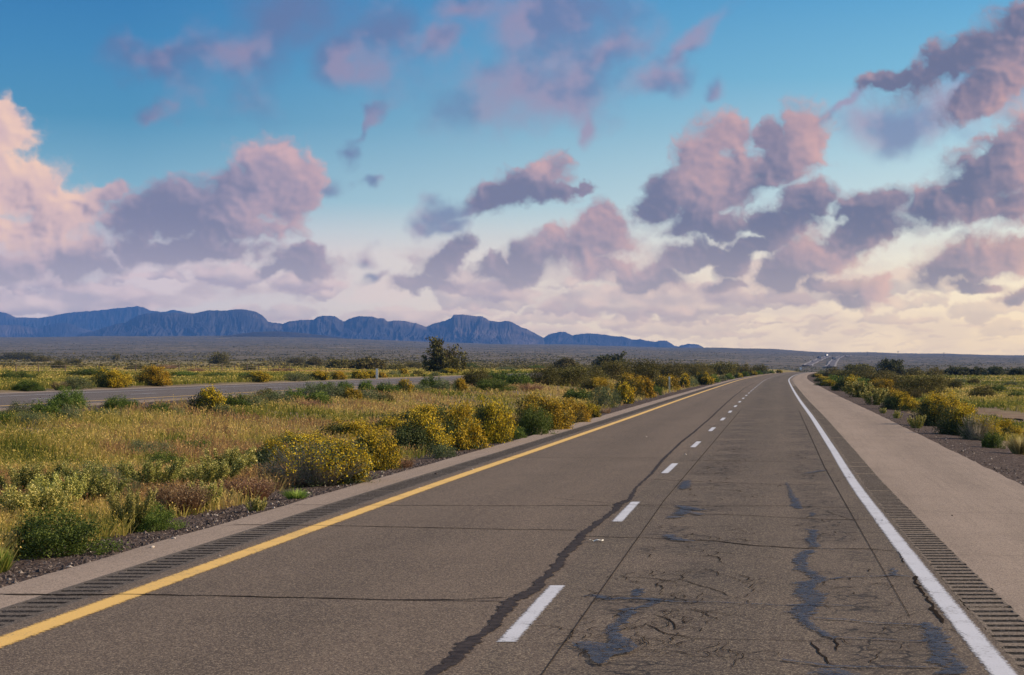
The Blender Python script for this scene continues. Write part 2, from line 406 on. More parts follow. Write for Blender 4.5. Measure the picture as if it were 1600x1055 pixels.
class MB:
    """collects boxes, rods and quads into one mesh"""
    def __init__(s): s.v, s.f, s.n = [], [], 0
    def add(s, v, f):
        s.v.append(np.asarray(v, float)); s.f.append(np.asarray(f) + s.n); s.n += len(v)
    def box(s, x0, x1, y0, y1, z0, z1, top=1.0, topy=None):
        ty = top if topy is None else topy
        cx, cy = (x0 + x1) / 2, (y0 + y1) / 2
        b = [(x0, y0, z0), (x1, y0, z0), (x1, y1, z0), (x0, y1, z0)]
        t = [(cx + (x - cx) * top, cy + (y - cy) * ty, z1) for x, y, _ in b]
        s.add(b + t, [(0, 3, 2, 1), (4, 5, 6, 7), (0, 1, 5, 4), (1, 2, 6, 5), (2, 3, 7, 6), (3, 0, 4, 7)])
    def rod(s, p, q, r0, r1=None, n=6):
        r1 = r0 if r1 is None else r1
        p = np.array(p, float); q = np.array(q, float); d = q - p; d /= np.linalg.norm(d) + 1e-9
        u = np.cross(d, (0, 0, 1)) if abs(d[2]) < 0.9 else np.cross(d, (1, 0, 0)); u /= np.linalg.norm(u); w = np.cross(d, u)
        a = np.arange(n) * 2 * math.pi / n
        ring = np.cos(a)[:, None] * u + np.sin(a)[:, None] * w
        v = np.concatenate([p + ring * r0, q + ring * r1])
        f = [(i, (i + 1) % n, n + (i + 1) % n, n + i) for i in range(n)]
        s.add(v, f)
        s.add(np.array([q + ring[i] * r1 for i in range(n)]), [(0, k, k + 1, k + 1) for k in range(1, n - 1)] and [(0, k, k + 1, min(k + 2, n - 1)) if k + 2 < n else (0, k, k + 1, 0) for k in range(1, n - 1, 2)])
    def build(s, name, mat, parent=None, smooth=False):
        V = np.concatenate(s.v)
        me = bpy.data.meshes.new(name)
        faces = []
        for f in np.concatenate(s.f):
            g = []
            for i in f:
                if i not in g: g.append(int(i))
            faces.append(g)
        me.from_pydata(V.tolist(), [], faces); me.update()
        if smooth: me.polygons.foreach_set('use_smooth', np.ones(len(me.polygons), bool))
        me.materials.append(mat)
        o = bpy.data.objects.new(name, me); C.objects.link(o); o.parent = parent
        return o

# ---------------------------------------------------------------- materials
def material(name, rough=0.9, spec=0.2):
    m = bpy.data.materials.new(name); m.use_nodes = True; t = m.node_tree; t.nodes.clear(); N = NT(t)
    out = N.new('ShaderNodeOutputMaterial'); b = N.new('ShaderNodeBsdfPrincipled')
    b.inputs['Roughness'].default_value = rough
    b.inputs['Specular IOR Level'].default_value = spec
    N.l.new(b.outputs[0], out.inputs[0])
    return m, N, b, out
def pos(N):
    return N.new('ShaderNodeNewGeometry').outputs['Position']
def attr(N, name):
    a = N.new('ShaderNodeAttribute'); a.attribute_name = name; return a
def leaf_mat(name, stops, var=0.25, trans=0.25, rough=0.7):
    m, N, b, out = material(name, rough, 0.25)
    tint = attr(N, 'tint').outputs['Fac']
    c = N.ramp(tint, stops)
    oi = N.new('ShaderNodeObjectInfo')
    hs = N.new('ShaderNodeHueSaturation')
    N.l.new(N.mapr(oi.outputs['Random'], 0, 1, 0.5 - 0.05 * var, 0.5 + 0.04 * var, smooth=False), hs.inputs['Hue'])
    hs.inputs['Saturation'].default_value = 1.0
    N.l.new(N.mapr(N.math('FRACT', N.math('MULTIPLY', oi.outputs['Random'], 7.31)), 0, 1, 1 - var, 1 + var, smooth=False), hs.inputs['Value'])
    N.l.new(c, hs.inputs['Color'])
    N.l.new(hs.outputs[0], b.inputs['Base Color'])
    if trans > 0:
        tr = N.new('ShaderNodeBsdfTranslucent'); N.l.new(hs.outputs[0], tr.inputs[0])
        mx = N.new('ShaderNodeMixShader'); mx.inputs[0].default_value = trans
        N.l.new(b.outputs[0], mx.inputs[1]); N.l.new(tr.outputs[0], mx.inputs[2]); N.l.new(mx.outputs[0], out.inputs[0])
    return m
def simple_mat(name, col, rough=0.8, var=0.15, scale=6.0, metal=0.0):
    m, N, b, out = material(name, rough)
    n = N.noise(pos(N), scale, 4, 0.6)
    N.l.new(N.mix(n, tuple(c * (1 - var) for c in col), tuple(min(1, c * (1 + var)) for c in col)), b.inputs['Base Color'])
    b.inputs['Metallic'].default_value = metal
    return m
def bump(N, b, h, dist, strength=1.0):
    n = N.new('ShaderNodeBump'); n.inputs['Distance'].default_value = dist; n.inputs['Strength'].default_value = strength
    N.l.new(h, n.inputs['Height']); N.l.new(n.outputs[0], b.inputs['Normal'])
def road_mat(name, dark, light, speck, cracks=0.0, streak=0.12):
    m, N, b, out = material(name, 0.88, 0.25)
    p = pos(N); uv = N.new('ShaderNodeUVMap'); uv.uv_map = 'road'; q = uv.outputs[0]
    big = N.noise(N.mapping(q, scale=(0.55, 0.05, 1)), 1.0, 5, 0.6)
    blot = N.noise(p, 0.45, 5, 0.6)
    c = N.mix(N.mapr(N.math('ADD', N.math('MULTIPLY', big, 0.6), N.math('MULTIPLY', blot, 0.4)), 0.36, 0.64), dark, light)
    st = N.noise(N.mapping(q, scale=(9, 0.25, 1)), 1.0, 4, 0.6)
    c = N.mix(N.math('MULTIPLY', N.mapr(st, 0.45, 0.7), streak), c, tuple(x * 0.6 for x in dark))
    # tyre-polished wheel paths and a dark drip line down the middle of each lane
    sq = N.new('ShaderNodeSeparateXYZ'); N.l.new(q, sq.inputs[0])
    lane = N.math('PINGPONG', N.math('ADD', sq.outputs[0], 0.1 + 3.85 * 4), 1.925)      # 0 in the lane's middle
    drip = N.math('MULTIPLY', N.mapr(lane, 0.55, 0.05), N.mapr(N.noise(N.mapping(q, scale=(1.6, 0.12, 1)), 1.0, 4, 0.6), 0.35, 0.65, 0.15, 0.42))
    c = N.mix(drip, c, tuple(x * 0.72 for x in dark))
    path = N.math('MULTIPLY', N.mapr(N.math('ABSOLUTE', N.math('SUBTRACT', lane, 0.95)), 0.40, 0.1), 0.22)
    c = N.mix(path, c, tuple(x * 1.12 for x in light))
    sp = N.mapr(N.noise(p, 2.6, 4, 0.6), 0.64, 0.72, 0, 0.30)
    c = N.mix(sp, c, tuple(x * 0.55 for x in dark))
    # stones of the aggregate
    v = N.new('ShaderNodeTexVoronoi', feature='F1'); N.l.new(p, v.inputs['Vector']); v.inputs['Scale'].default_value = 90
    sep = N.new('ShaderNodeSeparateColor'); N.l.new(v.outputs['Color'], sep.inputs[0])
    pick = sep.outputs[0]
    c = N.mix(N.math('MULTIPLY', N.mapr(pick, 0.66, 0.97), 0.62), c, speck)
    c = N.mix(N.math('MULTIPLY', N.mapr(pick, 0.40, 0.05), 0.80), c, tuple(x * 0.32 for x in dark))
    n = N.noise(p, 150, 3, 0.6)
    c = N.mix(N.mapr(n, 0.35, 0.7, 0, 0.35), c, tuple(x * 0.45 for x in dark))
    h = N.math('SUBTRACT', 1.0, v.outputs['Distance'])
    if cracks:
        wq = N.vec('ADD', p, N.vec('SCALE', N.noise(p, 4.0, 4, 0.6, color=True), 0.22))
        ve = N.new('ShaderNodeTexVoronoi', feature='DISTANCE_TO_EDGE'); N.l.new(wq, ve.inputs['Vector']); ve.inputs['Scale'].default_value = 4.2
        sx = N.new('ShaderNodeSeparateXYZ'); N.l.new(q, sx.inputs[0]); s_ = sx.outputs[0]
        w1 = N.mapr(N.math('ABSOLUTE', N.math('ADD', s_, 0.85)), 0.75, 0.15); w2 = N.mapr(N.math('ABSOLUTE', N.math('SUBTRACT', s_, 0.95)), 0.55, 0.1)
        zone = N.math('MULTIPLY', N.math('MAXIMUM', w1, w2), N.mapr(N.noise(p, 0.55, 3, 0.5), 0.42, 0.56))
        hair = N.math('MULTIPLY', N.mapr(N.noise(p, 3.0, 3, 0.6), 0.42, 0.52), zone)
        line = N.math('MULTIPLY', N.mapr(ve.outputs['Distance'], 0.085, 0.03), hair)
        c = N.mix(N.math('MULTIPLY', line, cracks), c, (0.006, 0.005, 0.005))
        c = N.mix(N.math('MULTIPLY', zone, 0.25), c, tuple(x * 0.62 for x in dark))
    N.l.new(c, b.inputs['Base Color'])
    bump(N, b, h, 0.004, 0.6)
    return m
def ragged(m, N, b, out, scale=14, amount=0.5, hole=0.0, film=1.0):
    """the surface ends along a ragged line inside the ribbon's edge and wears through in spots"""
    uv = N.new('ShaderNodeUVMap'); uv.uv_map = 'road'; sx = N.new('ShaderNodeSeparateXYZ'); N.l.new(uv.outputs[0], sx.inputs[0])
    n = N.noise(pos(N), scale, 5, 0.65)
    e = N.math('ADD', N.math('ABSOLUTE', sx.outputs[0]), N.math('MULTIPLY', N.math('SUBTRACT', n, 0.5), amount * 4))
    a = N.math('MULTIPLY', N.mapr(e, 1.0, 0.62), film)
    if hole: a = N.math('MULTIPLY', a, N.mapr(N.noise(pos(N), scale * 1.7, 6, 0.75), 0.56 + hole, 0.44 + hole))
    tr = N.new('ShaderNodeBsdfTransparent'); mx = N.new('ShaderNodeMixShader')
    N.l.new(a, mx.inputs[0]); N.l.new(tr.outputs[0], mx.inputs[1]); N.l.new(b.outputs[0], mx.inputs[2]); N.l.new(mx.outputs[0], out.inputs[0])
    return m
def paint_mat(name, col, under, wear=0.5):
    m, N, b, out = material(name, 0.6, 0.35)
    p = pos(N)
    n = N.noise(p, 26, 6, 0.7); n2 = N.noise(p, 2.2, 3, 0.5)
    w = N.math('MULTIPLY', N.mapr(N.math('ADD', n, N.math('MULTIPLY', N.math('SUBTRACT', n2, 0.5), 0.5)), 0.57, 0.70), wear)
    v = N.new('ShaderNodeTexVoronoi', feature='F1'); N.l.new(p, v.inputs['Vector']); v.inputs['Scale'].default_value = 70
    c = N.mix(N.mapr(v.outputs['Distance'], 0.2, 0.7, 0.0, 0.22), col, tuple(x * 0.6 for x in col))
    c = N.mix(N.mapr(n2, 0.4, 0.7, 0, 0.18), c, tuple(x * 0.7 for x in col))
    N.l.new(N.mix(w, c, under), b.inputs['Base Color'])
    bump(N, b, N.math('SUBTRACT', 1.0, v.outputs['Distance']), 0.003, 0.5)
    return ragged(m, N, b, out, 24, 0.30, 0.20)
M = {}
M['lane'] = road_mat('asphalt left lane', (0.096, 0.069, 0.050), (0.138, 0.100, 0.073), (0.42, 0.33, 0.23))
M['lane_cracked'] = road_mat('asphalt right lane', (0.075, 0.055, 0.041), (0.124, 0.090, 0.067), (0.42, 0.34, 0.23), cracks=0.95, streak=0.3)
M['shoulder'] = road_mat('asphalt shoulder', (0.260, 0.196, 0.150), (0.350, 0.268, 0.208), (0.44, 0.36, 0.28), streak=0.40)
M['rumble'] = road_mat('asphalt rumble strip', (0.085, 0.066, 0.050), (0.115, 0.090, 0.070), (0.26, 0.22, 0.18), streak=0.2)
M['rumble_right'] = road_mat('asphalt right rumble strip', (0.140, 0.106, 0.078), (0.190, 0.145, 0.106), (0.40, 0.33, 0.25), streak=0.2)
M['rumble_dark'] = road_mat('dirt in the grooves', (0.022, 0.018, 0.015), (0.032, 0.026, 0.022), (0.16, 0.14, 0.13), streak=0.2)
M['far_road'] = road_mat('asphalt far', (0.105, 0.084, 0.074), (0.140, 0.112, 0.098), (0.3, 0.27, 0.25), streak=0.1)
M['far_pale'] = simple_mat('asphalt bleached', (0.27, 0.24, 0.215))
M['yellow'] = paint_mat('yellow road paint', (0.74, 0.46, 0.115), (0.12, 0.10, 0.07), 0.6)
M['white'] = paint_mat('white road paint', (0.54, 0.54, 0.57), (0.13, 0.11, 0.09), 0.85)
m, N, b, out = material('crack', 1.0, 0.0)
b.inputs['Base Color'].default_value = (0.026, 0.021, 0.018, 1); M['crack'] = ragged(m, N, b, out, 16, 0.25)
m, N, b, out = material('fine joint', 1.0, 0.0)
b.inputs['Base Color'].default_value = (0.050, 0.040, 0.034, 1); M['joint'] = m
m, N, b, out = material('bitumen seal', 0.85, 0.08)
N.l.new(N.mix(N.mapr(N.noise(pos(N), 9, 5, 0.6), 0.35, 0.65), (0.026, 0.021, 0.021), (0.056, 0.045, 0.042)), b.inputs['Base Color']); M['seal'] = ragged(m, N, b, out, 9, 0.5, 0.16, 0.95)
m, N, b, out = material('bitumen patch painted sky reflection', 0.6, 0.2)  # dark bitumen, with the blue of the reflected sky put into its base colour
N.l.new(N.mix(N.mapr(N.noise(pos(N), 7, 5, 0.65), 0.35, 0.65), (0.024, 0.034, 0.058), (0.056, 0.064, 0.086)), b.inputs['Base Color']); M['seal_sky_tint'] = ragged(m, N, b, out, 10, 0.75, 0.05, 0.75)
# ground
m, N, b, out = material('desert ground', 0.95, 0.1)
p = pos(N)
n1 = N.noise(p, 0.35, 6, 0.6); n2 = N.noise(p, 6.0, 5, 0.65)
c = N.mix(N.mapr(n1, 0.38, 0.62), (0.125, 0.085, 0.058), (0.20, 0.150, 0.095))
c = N.mix(N.mapr(n2, 0.40, 0.70, 0, 0.5), c, (0.09, 0.085, 0.035))
sepp = N.new('ShaderNodeSeparateXYZ'); N.l.new(p, sepp.inputs[0])
away = N.mapr(sepp.outputs[1], 60, 300)
g = N.mix(N.mapr(N.noise(N.mapping(p, scale=(0.05, 0.012, 1)), 1.0, 5, 0.6), 0.40, 0.60), (0.20, 0.175, 0.055), (0.32, 0.235, 0.105))
g = N.mix(N.mapr(N.noise(N.mapping(p, scale=(0.3, 0.10, 1)), 1.0, 5, 0.65), 0.48, 0.66), g, (0.09, 0.105, 0.028))
c = N.mix(N.math('MULTIPLY', away, 0.85), c, g)
far = N.mapr(sepp.outputs[1], 650, 1500)
fs = N.noise(N.mapping(p, scale=(0.09, 0.014, 1)), 1.0, 7, 0.78)
ft = N.noise(N.mapping(p, scale=(0.004, 0.0012, 1)), 1.0, 5, 0.6)
f1 = N.mix(N.mapr(ft, 0.40, 0.62), (0.105, 0.085, 0.055), (0.17, 0.135, 0.095))
f1 = N.mix(N.mapr(fs, 0.48, 0.58), f1, (0.040, 0.042, 0.024))
fs2 = N.noise(N.mapping(p, scale=(0.016, 0.0022, 1)), 1.0, 5, 0.7)
f1 = N.mix(N.mapr(fs2, 0.56, 0.66, 0, 0.6), f1, (0.30, 0.25, 0.18))
c = N.mix(far, c, f1)
N.l.new(c, b.inputs['Base Color']); bump(N, b, n2, 0.03, 0.6); M['ground'] = m
m, N, b, out = material('dark gravel', 0.95, 0.15)
p = pos(N); v = N.new('ShaderNodeTexVoronoi', feature='F1'); N.l.new(p, v.inputs['Vector']); v.inputs['Scale'].default_value = 22
sep = N.new('ShaderNodeSeparateColor'); N.l.new(v.outputs['Color'], sep.inputs[0])
c = N.ramp(sep.outputs[0], [(0, (0.022, 0.014, 0.011)), (0.55, (0.062, 0.040, 0.030)), (0.85, (0.11, 0.078, 0.062)), (1.0, (0.26, 0.21, 0.18))])
c = N.mix(N.mapr(N.noise(p, 1.6, 5, 0.6), 0.45, 0.7, 0, 0.5), c, (0.10, 0.070, 0.050))
N.l.new(c, b.inputs['Base Color']); bump(N, b, N.math('SUBTRACT', 1.0, v.outputs['Distance']), 0.025, 1.0); M['gravel'] = m
m, N, b, out = material('bare red dirt', 0.95, 0.1)
N.l.new(N.mix(N.mapr(N.noise(pos(N), 1.2, 6, 0.65), 0.35, 0.65), (0.16, 0.105, 0.068), (0.23, 0.165, 0.105)), b.inputs['Base Color']); M['dirt'] = m
m, N, b, out = material('mountain rock', 0.95, 0.05)
p = pos(N)
n = N.noise(N.mapping(p, scale=(0.004, 0.004, 0.012)), 1.0, 7, 0.65); n2 = N.noise(N.mapping(p, scale=(0.0011, 0.0011, 0.002)), 1.0, 5, 0.6)
c = N.mix(N.mapr(n, 0.38, 0.62), (0.036, 0.034, 0.042), (0.060, 0.055, 0.060))
c = N.mix(N.mapr(n2, 0.50, 0.62, 0, 0.8), c, (0.15, 0.115, 0.10))
N.l.new(c, b.inputs['Base Color']); M['rock'] = m
M['stone'] = simple_mat('pale stone', (0.42, 0.36, 0.30), var=0.4, scale=30)
M['stone_dark'] = simple_mat('dark stone', (0.06, 0.045, 0.038), var=0.4, scale=30)
M['bark'] = simple_mat('bark', (0.13, 0.095, 0.065), var=0.4, scale=20)
M['drystem'] = simple_mat('dry stems', (0.42, 0.35, 0.26), var=0.35, scale=9)
M['post'] = simple_mat('marker post', (0.55, 0.50, 0.33)); M['post_white'] = simple_mat('white post', (0.7, 0.68, 0.62))
M['reflector'] = simple_mat('reflector', (0.8, 0.8, 0.75), rough=0.3); M['wood'] = simple_mat('weathered wood', (0.20, 0.14, 0.10), scale=12)
M['wire'] = simple_mat('fence wire', (0.25, 0.22, 0.2), rough=0.5, metal=0.6)
M['car_white'] = simple_mat('white vehicle paint', (0.75, 0.75, 0.75), rough=0.35, var=0.03); M['car_dark'] = simple_mat('dark vehicle paint', (0.03, 0.035, 0.05), rough=0.35, var=0.05)
M['glass'] = simple_mat('vehicle glass', (0.02, 0.025, 0.03), rough=0.1); M['rubber'] = simple_mat('tyre rubber', (0.02, 0.02, 0.02)); M['lamp_red'] = simple_mat('tail lamp glass', (0.5, 0.03, 0.02), rough=0.3)
M['green'] = leaf_mat('fresh green leaves', [(0, (0.022, 0.044, 0.008)), (0.5, (0.085, 0.135, 0.020)), (1, (0.22, 0.265, 0.045))])
M['lime'] = leaf_mat('lime green blades', [(0, (0.09, 0.15, 0.02)), (0.5, (0.20, 0.28, 0.04)), (1, (0.36, 0.42, 0.09))])
M['sage'] = leaf_mat('grey green leaves', [(0, (0.050, 0.068, 0.026)), (0.5, (0.115, 0.140, 0.055)), (1, (0.24, 0.27, 0.12))])
M['olive'] = leaf_mat('olive leaves', [(0, (0.036, 0.034, 0.011)), (0.5, (0.110, 0.098, 0.025)), (1, (0.25, 0.205, 0.048))])
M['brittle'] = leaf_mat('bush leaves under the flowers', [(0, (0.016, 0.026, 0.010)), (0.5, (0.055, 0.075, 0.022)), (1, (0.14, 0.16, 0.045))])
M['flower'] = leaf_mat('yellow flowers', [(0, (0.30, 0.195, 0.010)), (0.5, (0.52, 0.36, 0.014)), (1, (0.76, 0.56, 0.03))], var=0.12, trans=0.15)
M['flower_orange'] = leaf_mat('orange yellow flowers', [(0, (0.26, 0.155, 0.010)), (0.5, (0.46, 0.285, 0.014)), (1, (0.66, 0.44, 0.028))], var=0.12, trans=0.15)
M['pale'] = leaf_mat('pale weed heads', [(0, (0.20, 0.19, 0.03)), (0.5, (0.42, 0.38, 0.09)), (1, (0.70, 0.62, 0.22))])
M['weedleaf'] = leaf_mat('yellow green weed leaves', [(0, (0.055, 0.070, 0.012)), (0.5, (0.135, 0.150, 0.026)), (1, (0.27, 0.27, 0.06))])
M['straw'] = leaf_mat('straw', [(0, (0.16, 0.12, 0.045)), (0.5, (0.32, 0.25, 0.10)), (1, (0.55, 0.46, 0.22))])
M['rust'] = leaf_mat('rust brown dry stalks', [(0, (0.12, 0.055, 0.026)), (0.5, (0.26, 0.145, 0.075)), (1, (0.45, 0.30, 0.17))])
M['grass'] = leaf_mat('mixed grass', [(0, (0.085, 0.110, 0.015)), (0.25, (0.23, 0.225, 0.034)), (0.5, (0.45, 0.345, 0.070)), (0.75, (0.66, 0.48, 0.15)), (1, (0.33, 0.17, 0.075))], var=0.0, trans=0.35)
M['darktree'] = leaf_mat('dark tree leaves', [(0, (0.026, 0.032, 0.014)), (0.5, (0.066, 0.074, 0.030)), (1, (0.14, 0.145, 0.055))])

# ---------------------------------------------------------------- ground, sheet of gravel along the pavement, carriageways
def build_ground():
    rs = np.concatenate([[0.0, 2.0, 4.0], np.geomspace(6, 24000, 460)])
    th = np.concatenate([np.linspace(-180, -30, 50, endpoint=False), np.linspace(-30, -22, 24, endpoint=False), np.linspace(-22, 9, 560, endpoint=False), np.linspace(9, 16, 24, endpoint=False), np.linspace(16, 180, 55)]) * math.pi / 180
    R, T = np.meshgrid(rs, th, indexing='ij')
    X, Y = R * np.sin(T), R * np.cos(T)
    V = np.stack([X, Y, ground_z(X, Y)], -1).reshape(-1, 3)
    o = mesh('ground', V, grid_faces(len(rs), len(th))[:, ::-1], M['ground'], smooth=True)
    tag(o, kind='structure')
build_ground()
YS = np.concatenate([np.arange(-60, 10, 5.0), np.arange(10, 150, 1.0), np.arange(150, 600, 4.0), np.arange(600, 1001, 8.0)])
def strip(name, s0, s1, mat, parent, dz=0.0, paint=False, ys=YS, bend=BEND, z=road_z, n=2, skirt=0, jag=0.0, seed=0):
    sv = np.linspace(s0, s1, n)
    Yg, Sg = np.meshgrid(ys, sv, indexing='ij')
    if jag:
        r = np.random.RandomState(seed); k = (r.rand(len(ys)) - 0.5) * jag
        Sg[:, 0] += k if skirt <= 0 else 0; 
        if skirt > 0: Sg[:, -1] += k
    Zg = z(Yg) + dz
    uv = np.stack([np.linspace(-1, 1, n)[None] + 0 * Yg if paint else Sg, Yg], -1)
    if skirt:
        c = 0 if skirt < 0 else -1
        S2 = Sg[:, c:c + 1] if c == 0 else Sg[:, -1:]
        ex = [S2 + 0.04 * skirt, Yg[:, :1], Zg[:, :1] - 0.14]
        cat = (lambda a, e: np.concatenate([e, a], 1)) if skirt < 0 else (lambda a, e: np.concatenate([a, e], 1))
        Sg, Yg, Zg = cat(Sg, ex[0]), cat(Yg, ex[1]), cat(Zg, ex[2]); uv = np.stack([Sg, Yg], -1); n += 1
    V = np.stack([Sg + bend(Yg), Yg, Zg], -1).reshape(-1, 3)
    return mesh(name, V, grid_faces(len(ys), n), mat, parent, uv=uv.reshape(-1, 2))
def verge(name, s0, s1, bend, z, edge_z, parent=None, n=7, y1=1000):
    ys = YS[YS <= y1]; sv = np.linspace(s0, s1, n); Yg, Sg = np.meshgrid(ys, sv, indexing='ij')
    Sg = Sg.copy(); Sg[:, 0] += (fbm(ys * 0.7 + 300, ys * 0 + 3.3, 301, 4) - 0.5) * 0.9 if abs(s0) > abs(s1) else 0
    if abs(s1) > abs(s0): Sg[:, -1] += (fbm(ys * 0.7 + 300, ys * 0 + 3.3, 303, 4) - 0.5) * 0.9
    X = Sg + bend(Yg); g = ground_z(X, Yg)
    inner = min(abs(s0), abs(s1)); t = np.clip((np.abs(Sg) - inner) / abs(s1 - s0), 0, 1)
    Z = (z(Yg) + edge_z) * (1 - t) + (g + 0.015) * t
    Z = np.maximum(Z, g + 0.012) + (fbm(X * 3, Yg * 3, 307, 3) - 0.5) * 0.03 * np.minimum(1, 4 * t)
    o = mesh(name, np.stack([X, Yg, Z], -1).reshape(-1, 3), grid_faces(len(ys), n), M['gravel'], parent, smooth=True)
    return tag(o, kind='structure')
verge('gravel_verge', -8.5, -7.12, BEND, road_z, -0.03)
verge('gravel_verge', 4.63, 6.5, BEND, road_z, -0.03)
verge('gravel_verge', -23.25, -19.9, BENDL, left_z, -0.04, y1=620)
hw = empty('highway', (0, 0, 0)); tag(hw, kind='structure')
strip('left_shoulder', -7.12, -6.52, M['shoulder'], hw, n=3, skirt=-1, jag=0.05, seed=3)
strip('left_lane', -6.02, -1.95, M['lane'], hw, n=5)
strip('right_lane', -1.95, 1.86, M['lane_cracked'], hw, n=5)
strip('right_shoulder', 2.24, 4.65, M['shoulder'], hw, n=4, skirt=1, jag=0.05, seed=5)
def rumble(name, s0, s1, margin, base='rumble'):
    """milled grooves, 0.3 m apart, cut across a strip of the pavement"""
    V, Fq, mi, uv, n = [], [], [], [], 0
    rr = random.Random(int(abs(s0) * 100))
    ys = [-10.0]; zz = [0.0]; mat = []
    y = 6.0
    ys.append(y); zz.append(0.0); mat.append(0)
    while y < 200:
        j = rr.uniform(-0.01, 0.01)
        for dy, dz, mm in ((0.155 + j, 0.0, 0), (0.17 + j, -0.013, 1), (0.275 + j, -0.013, 1), (0.30, 0.0, 1)):
            ys.append(y + dy); zz.append(dz); mat.append(mm)
        y += 0.30
    for yy in np.arange(204, 1001, 4.0): ys.append(yy); zz.append(-0.004); mat.append(0)
    ys = np.array(ys); zz = np.array(zz)
    cols = [s0, s0 + margin, s0 + margin + 0.015, s1 - margin - 0.015, s1 - margin, s1]
    Yg, Sg = np.meshgrid(ys, cols, indexing='ij')
    r = np.random.RandomState(7); jj = (r.rand(len(ys)) - 0.5) * 0.05
    Sg = Sg.copy(); Sg[:, 1] += jj; Sg[:, 2] += jj; Sg[:, 3] -= jj[::-1]; Sg[:, 4] -= jj[::-1]
    dep = np.array([0, 0, 1, 1, 0, 0.0])
    Z = road_z(Yg) + zz[:, None] * dep[None]
    f = grid_faces(len(ys), 6)
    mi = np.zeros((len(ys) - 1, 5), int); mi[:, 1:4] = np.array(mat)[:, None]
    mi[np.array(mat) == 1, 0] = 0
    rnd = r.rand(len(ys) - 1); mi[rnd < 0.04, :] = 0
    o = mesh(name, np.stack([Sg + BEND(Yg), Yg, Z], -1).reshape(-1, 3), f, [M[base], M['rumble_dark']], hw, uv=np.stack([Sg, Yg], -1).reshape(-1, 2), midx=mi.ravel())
    return o
rumble('rumble_strip', -6.52, -6.02, 0.06)
rumble('rumble_strip', 1.86, 2.24, 0.01, 'rumble_right')
strip('edge_line', -5.86, -5.58, M['yellow'], hw, paint=True, dz=0.004)
strip('edge_line', 1.60, 1.81, M['white'], hw, paint=True, dz=0.004)
starts = [14.6, 25.9, 37.6, 49.6, 61.9] + [61.9 + 12.19 * k for k in range(1, 66)]
for k, y0 in enumerate([-21.5, -9.4, 2.6] + starts):
    L = 3.75
    ys = np.linspace(y0, y0 + L, 6)
    o = strip('lane_dash', -1.96, -1.79, M['white'], hw, paint=True, dz=0.004, ys=ys)
# cracks and bitumen seals, laid on the pavement
rng = np.random.RandomState(4)
def ribbon(name, pts, mat, dz, step=0.12, jag=0.5, space='photo', parent=None, seed=0, smooth_w=False):
    """pts: (x, y, width in metres); space 'photo': read off the photograph and put down on the pavement"""
    P = []
    for p in pts:
        if space == 'photo': X, Y = on_road(p[0], p[1])
        else: X, Y = p[0] + float(BEND(p[1])), p[1]
        P.append((X, Y, p[2]))
    P = np.array(P); d = np.r_[0, np.cumsum(np.hypot(*np.diff(P[:, :2], axis=0).T))]
    n = max(3, int(d[-1] / step)); t = np.linspace(0, d[-1], n)
    X = np.interp(t, d, P[:, 0]); Y = np.interp(t, d, P[:, 1]); W = np.interp(t, d, P[:, 2])
    r = np.random.RandomState(seed + int(abs(P[0, 0]) * 100) % 997)
    tx, ty = np.gradient(X), np.gradient(Y); L = np.hypot(tx, ty) + 1e-9; nx, ny = -ty / L, tx / L
    wob = np.cumsum(r.randn(n)) ; wob = wob - np.linspace(wob[0], wob[-1], n); wob = wob / (np.abs(wob).max() + 1e-6) * min(0.03, d[-1] * 0.01) * (jag > 0.1)
    wob += (fbm(t * 9 + 5, t * 0 + 1.5, 17, 3) - 0.5) * np.minimum(W, 0.04) * 2.5 * jag
    W = W * (np.where((W > 0.037) | (d[-1] < 2.6), 0.65, 1.7) if name == 'crack' else 1.2) * (0.8 if name == 'bitumen_seal' else 1)
    wv = lambda q: 1 + 1.1 * min(jag, 0.6) * (fbm(t * 5 / max(1, 0.5) + q, t * 0 + q, 11, 3) - 0.5) * 2
    a = W / 2 * wv(3.0 + P[0, 0] ** 2 % 50); b_ = W / 2 * wv(77.0 + P[0, 1] ** 2 % 50)
    a[0] = a[-1] = b_[0] = b_[-1] = 0.002
    X = X + nx * wob; Y = Y + ny * wob
    V = np.stack([np.stack([X + nx * a, Y + ny * a, road_z(Y) + dz], -1), np.stack([X - nx * b_, Y - ny * b_, road_z(Y) + dz], -1)], 1).reshape(-1, 3)
    f = grid_faces(n, 2)[:, ::-1]
    uv = np.stack([np.tile([-1.0, 1.0], n), np.repeat(t, 2)], -1)
    return mesh(name, V, f, mat, parent or hw, uv=uv)
